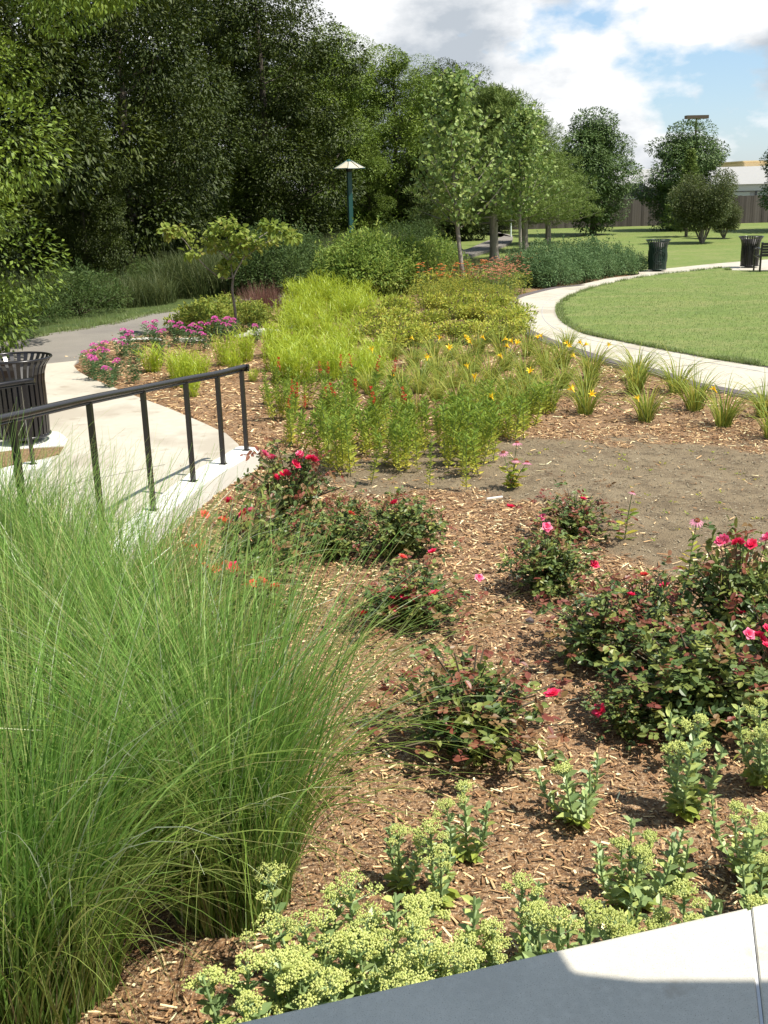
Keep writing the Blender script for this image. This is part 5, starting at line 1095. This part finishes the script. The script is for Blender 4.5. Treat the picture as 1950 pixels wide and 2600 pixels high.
def stone(px, py, sx, sy, sz, lb_, mt='stone'):
    p = G(px, py); m = MB(); d = rdir(14)*[sx, sy, sz]; import bmesh; b = bmesh.new(); [b.verts.new(v) for v in d]; bmesh.ops.convex_hull(b, input=b.verts); me_ = bpy.data.meshes.new('flat_stone'); b.to_mesh(me_); b.free()
    a = me_.attributes.new('v', 'FLOAT', 'FACE'); a.data.foreach_set('value', np.full(len(me_.polygons), U(.2, .8), 'f')); me_.materials.append(M[mt]); o = bpy.data.objects.new('flat_stone', me_); C.objects.link(o); o.location = (p[0], p[1], sz*.6); tag(o, lb_, 'stone')
stone(625, 858, .30, .16, .07, 'pale flat limestone at the foot of the sapling'); stone(672, 850, .36, .15, .08, 'pale flat limestone right of the sapling trunk'); stone(735, 836, .26, .15, .08, 'pale flat limestone against the yellow green grass'); stone(355, 868, .5, .12, .05, 'pale flat limestone among the pink phlox'); stone(475, 868, .4, .12, .05, 'pale flat limestone behind the pink phlox near the sapling')
stone(1346, 1582, .035, .03, .025, 'small dark blue grey stone on the mulch between the roses', 'edging')
# blades along the near part of the oval lawn and tufts on the edges
def grass_on(poly, x0, x1, y0, y1, n, H, name, mt, z):
    x = U(x0, x1, n); y = y0+(y1-y0)*rng.random(n)**1.8; k = inpoly(x, y, poly); x = x[k]; y = y[k]; n = len(x); P = np.stack([x, y, np.full(n, z)], 1)
    m = MB(); blades(m, P, U(0, 6.28, n), H*U(.5, 1.1, n)*np.clip(1.6-(y-y0)/(y1-y0)*1.3, .3, 1), U(0, .5, n), U(.5, 1.3, n), .008, K=2); tag(m.build(name, M[mt]), kind='stuff')
M['turf'] = mat('turf_blade', [(.10, .16, .035), (.14, .205, .05), (.19, .24, .08), (.24, .26, .12)], rough=.5, trans=.3)
grass_on(np.array(ov), 3.0, 16, 13.0, 36, 120000, .045, 'lawn_grass', 'turf', .062)
grass_on(np.array(vw+[(4, 75), (-60, 80), (-60, 12)]), -11, 0, 12, 34, 26000, .12, 'verge_grass', 'turf', -.01)

# tufts creeping over the trimmed edge of the oval lawn, weeds on the bare soil
def edge_tufts(line, n, off0, off1, H, name, z, y1):
    k = rng.integers(0, len(line)-1, n*2); t = rng.random(n*2); a = np.asarray(line)[k, :2]; b = np.asarray(line)[k+1, :2]; T = nrm(b-a); Nn = np.stack([-T[:, 1], T[:, 0]], 1)
    p = a+(b-a)*t[:, None]; cl = np.sin(p[:, 0]*9)+np.sin(p[:, 1]*7+2)+np.sin(p[:, 0]*23+p[:, 1]*17); p = p+Nn*(off0+(off1-off0)*rng.random(n*2)*(1+.25*cl))[:, None]; kk = (p[:, 1] < y1) & (cl+rng.normal(0, .8, n*2) > -.6); p = p[kk][:n]; n = len(p)
    m = MB(); blades(m, np.c_[p, np.full(n, z)], U(0, 6.28, n), H*U(.5, 1.4, n), U(0, .5, n), U(.6, 1.7, n), .010, K=3); tag(m.build(name, M['turf']), kind='stuff')
edge_tufts(iw[20:], 9000, -.07, .06, .075, 'edge_grass', .05, 40)
edge_tufts(smooth_line(vw, 6), 9000, -.25, .15, .09, 'path_side_grass', .01, 40)
n = 130; x = U(-1.5, 8, n*3); y = U(7, 12.5, n*3); k = (soilness(x, y) > .5) & inpoly(x, y, bedw); x = x[k][:n]; y = y[k][:n]; cx = np.repeat(x, 5)+rng.normal(0, .015, len(x)*5); cy = np.repeat(y, 5)+rng.normal(0, .015, len(x)*5)
m = MB(); leaves(m, np.stack([cx, cy, gh(cx, cy)+.004], 1), rdir(len(cx), .0, .6), U(.012, .045, len(cx)), .012); tag(m.build('weeds', M['card_leaf']), kind='stuff')
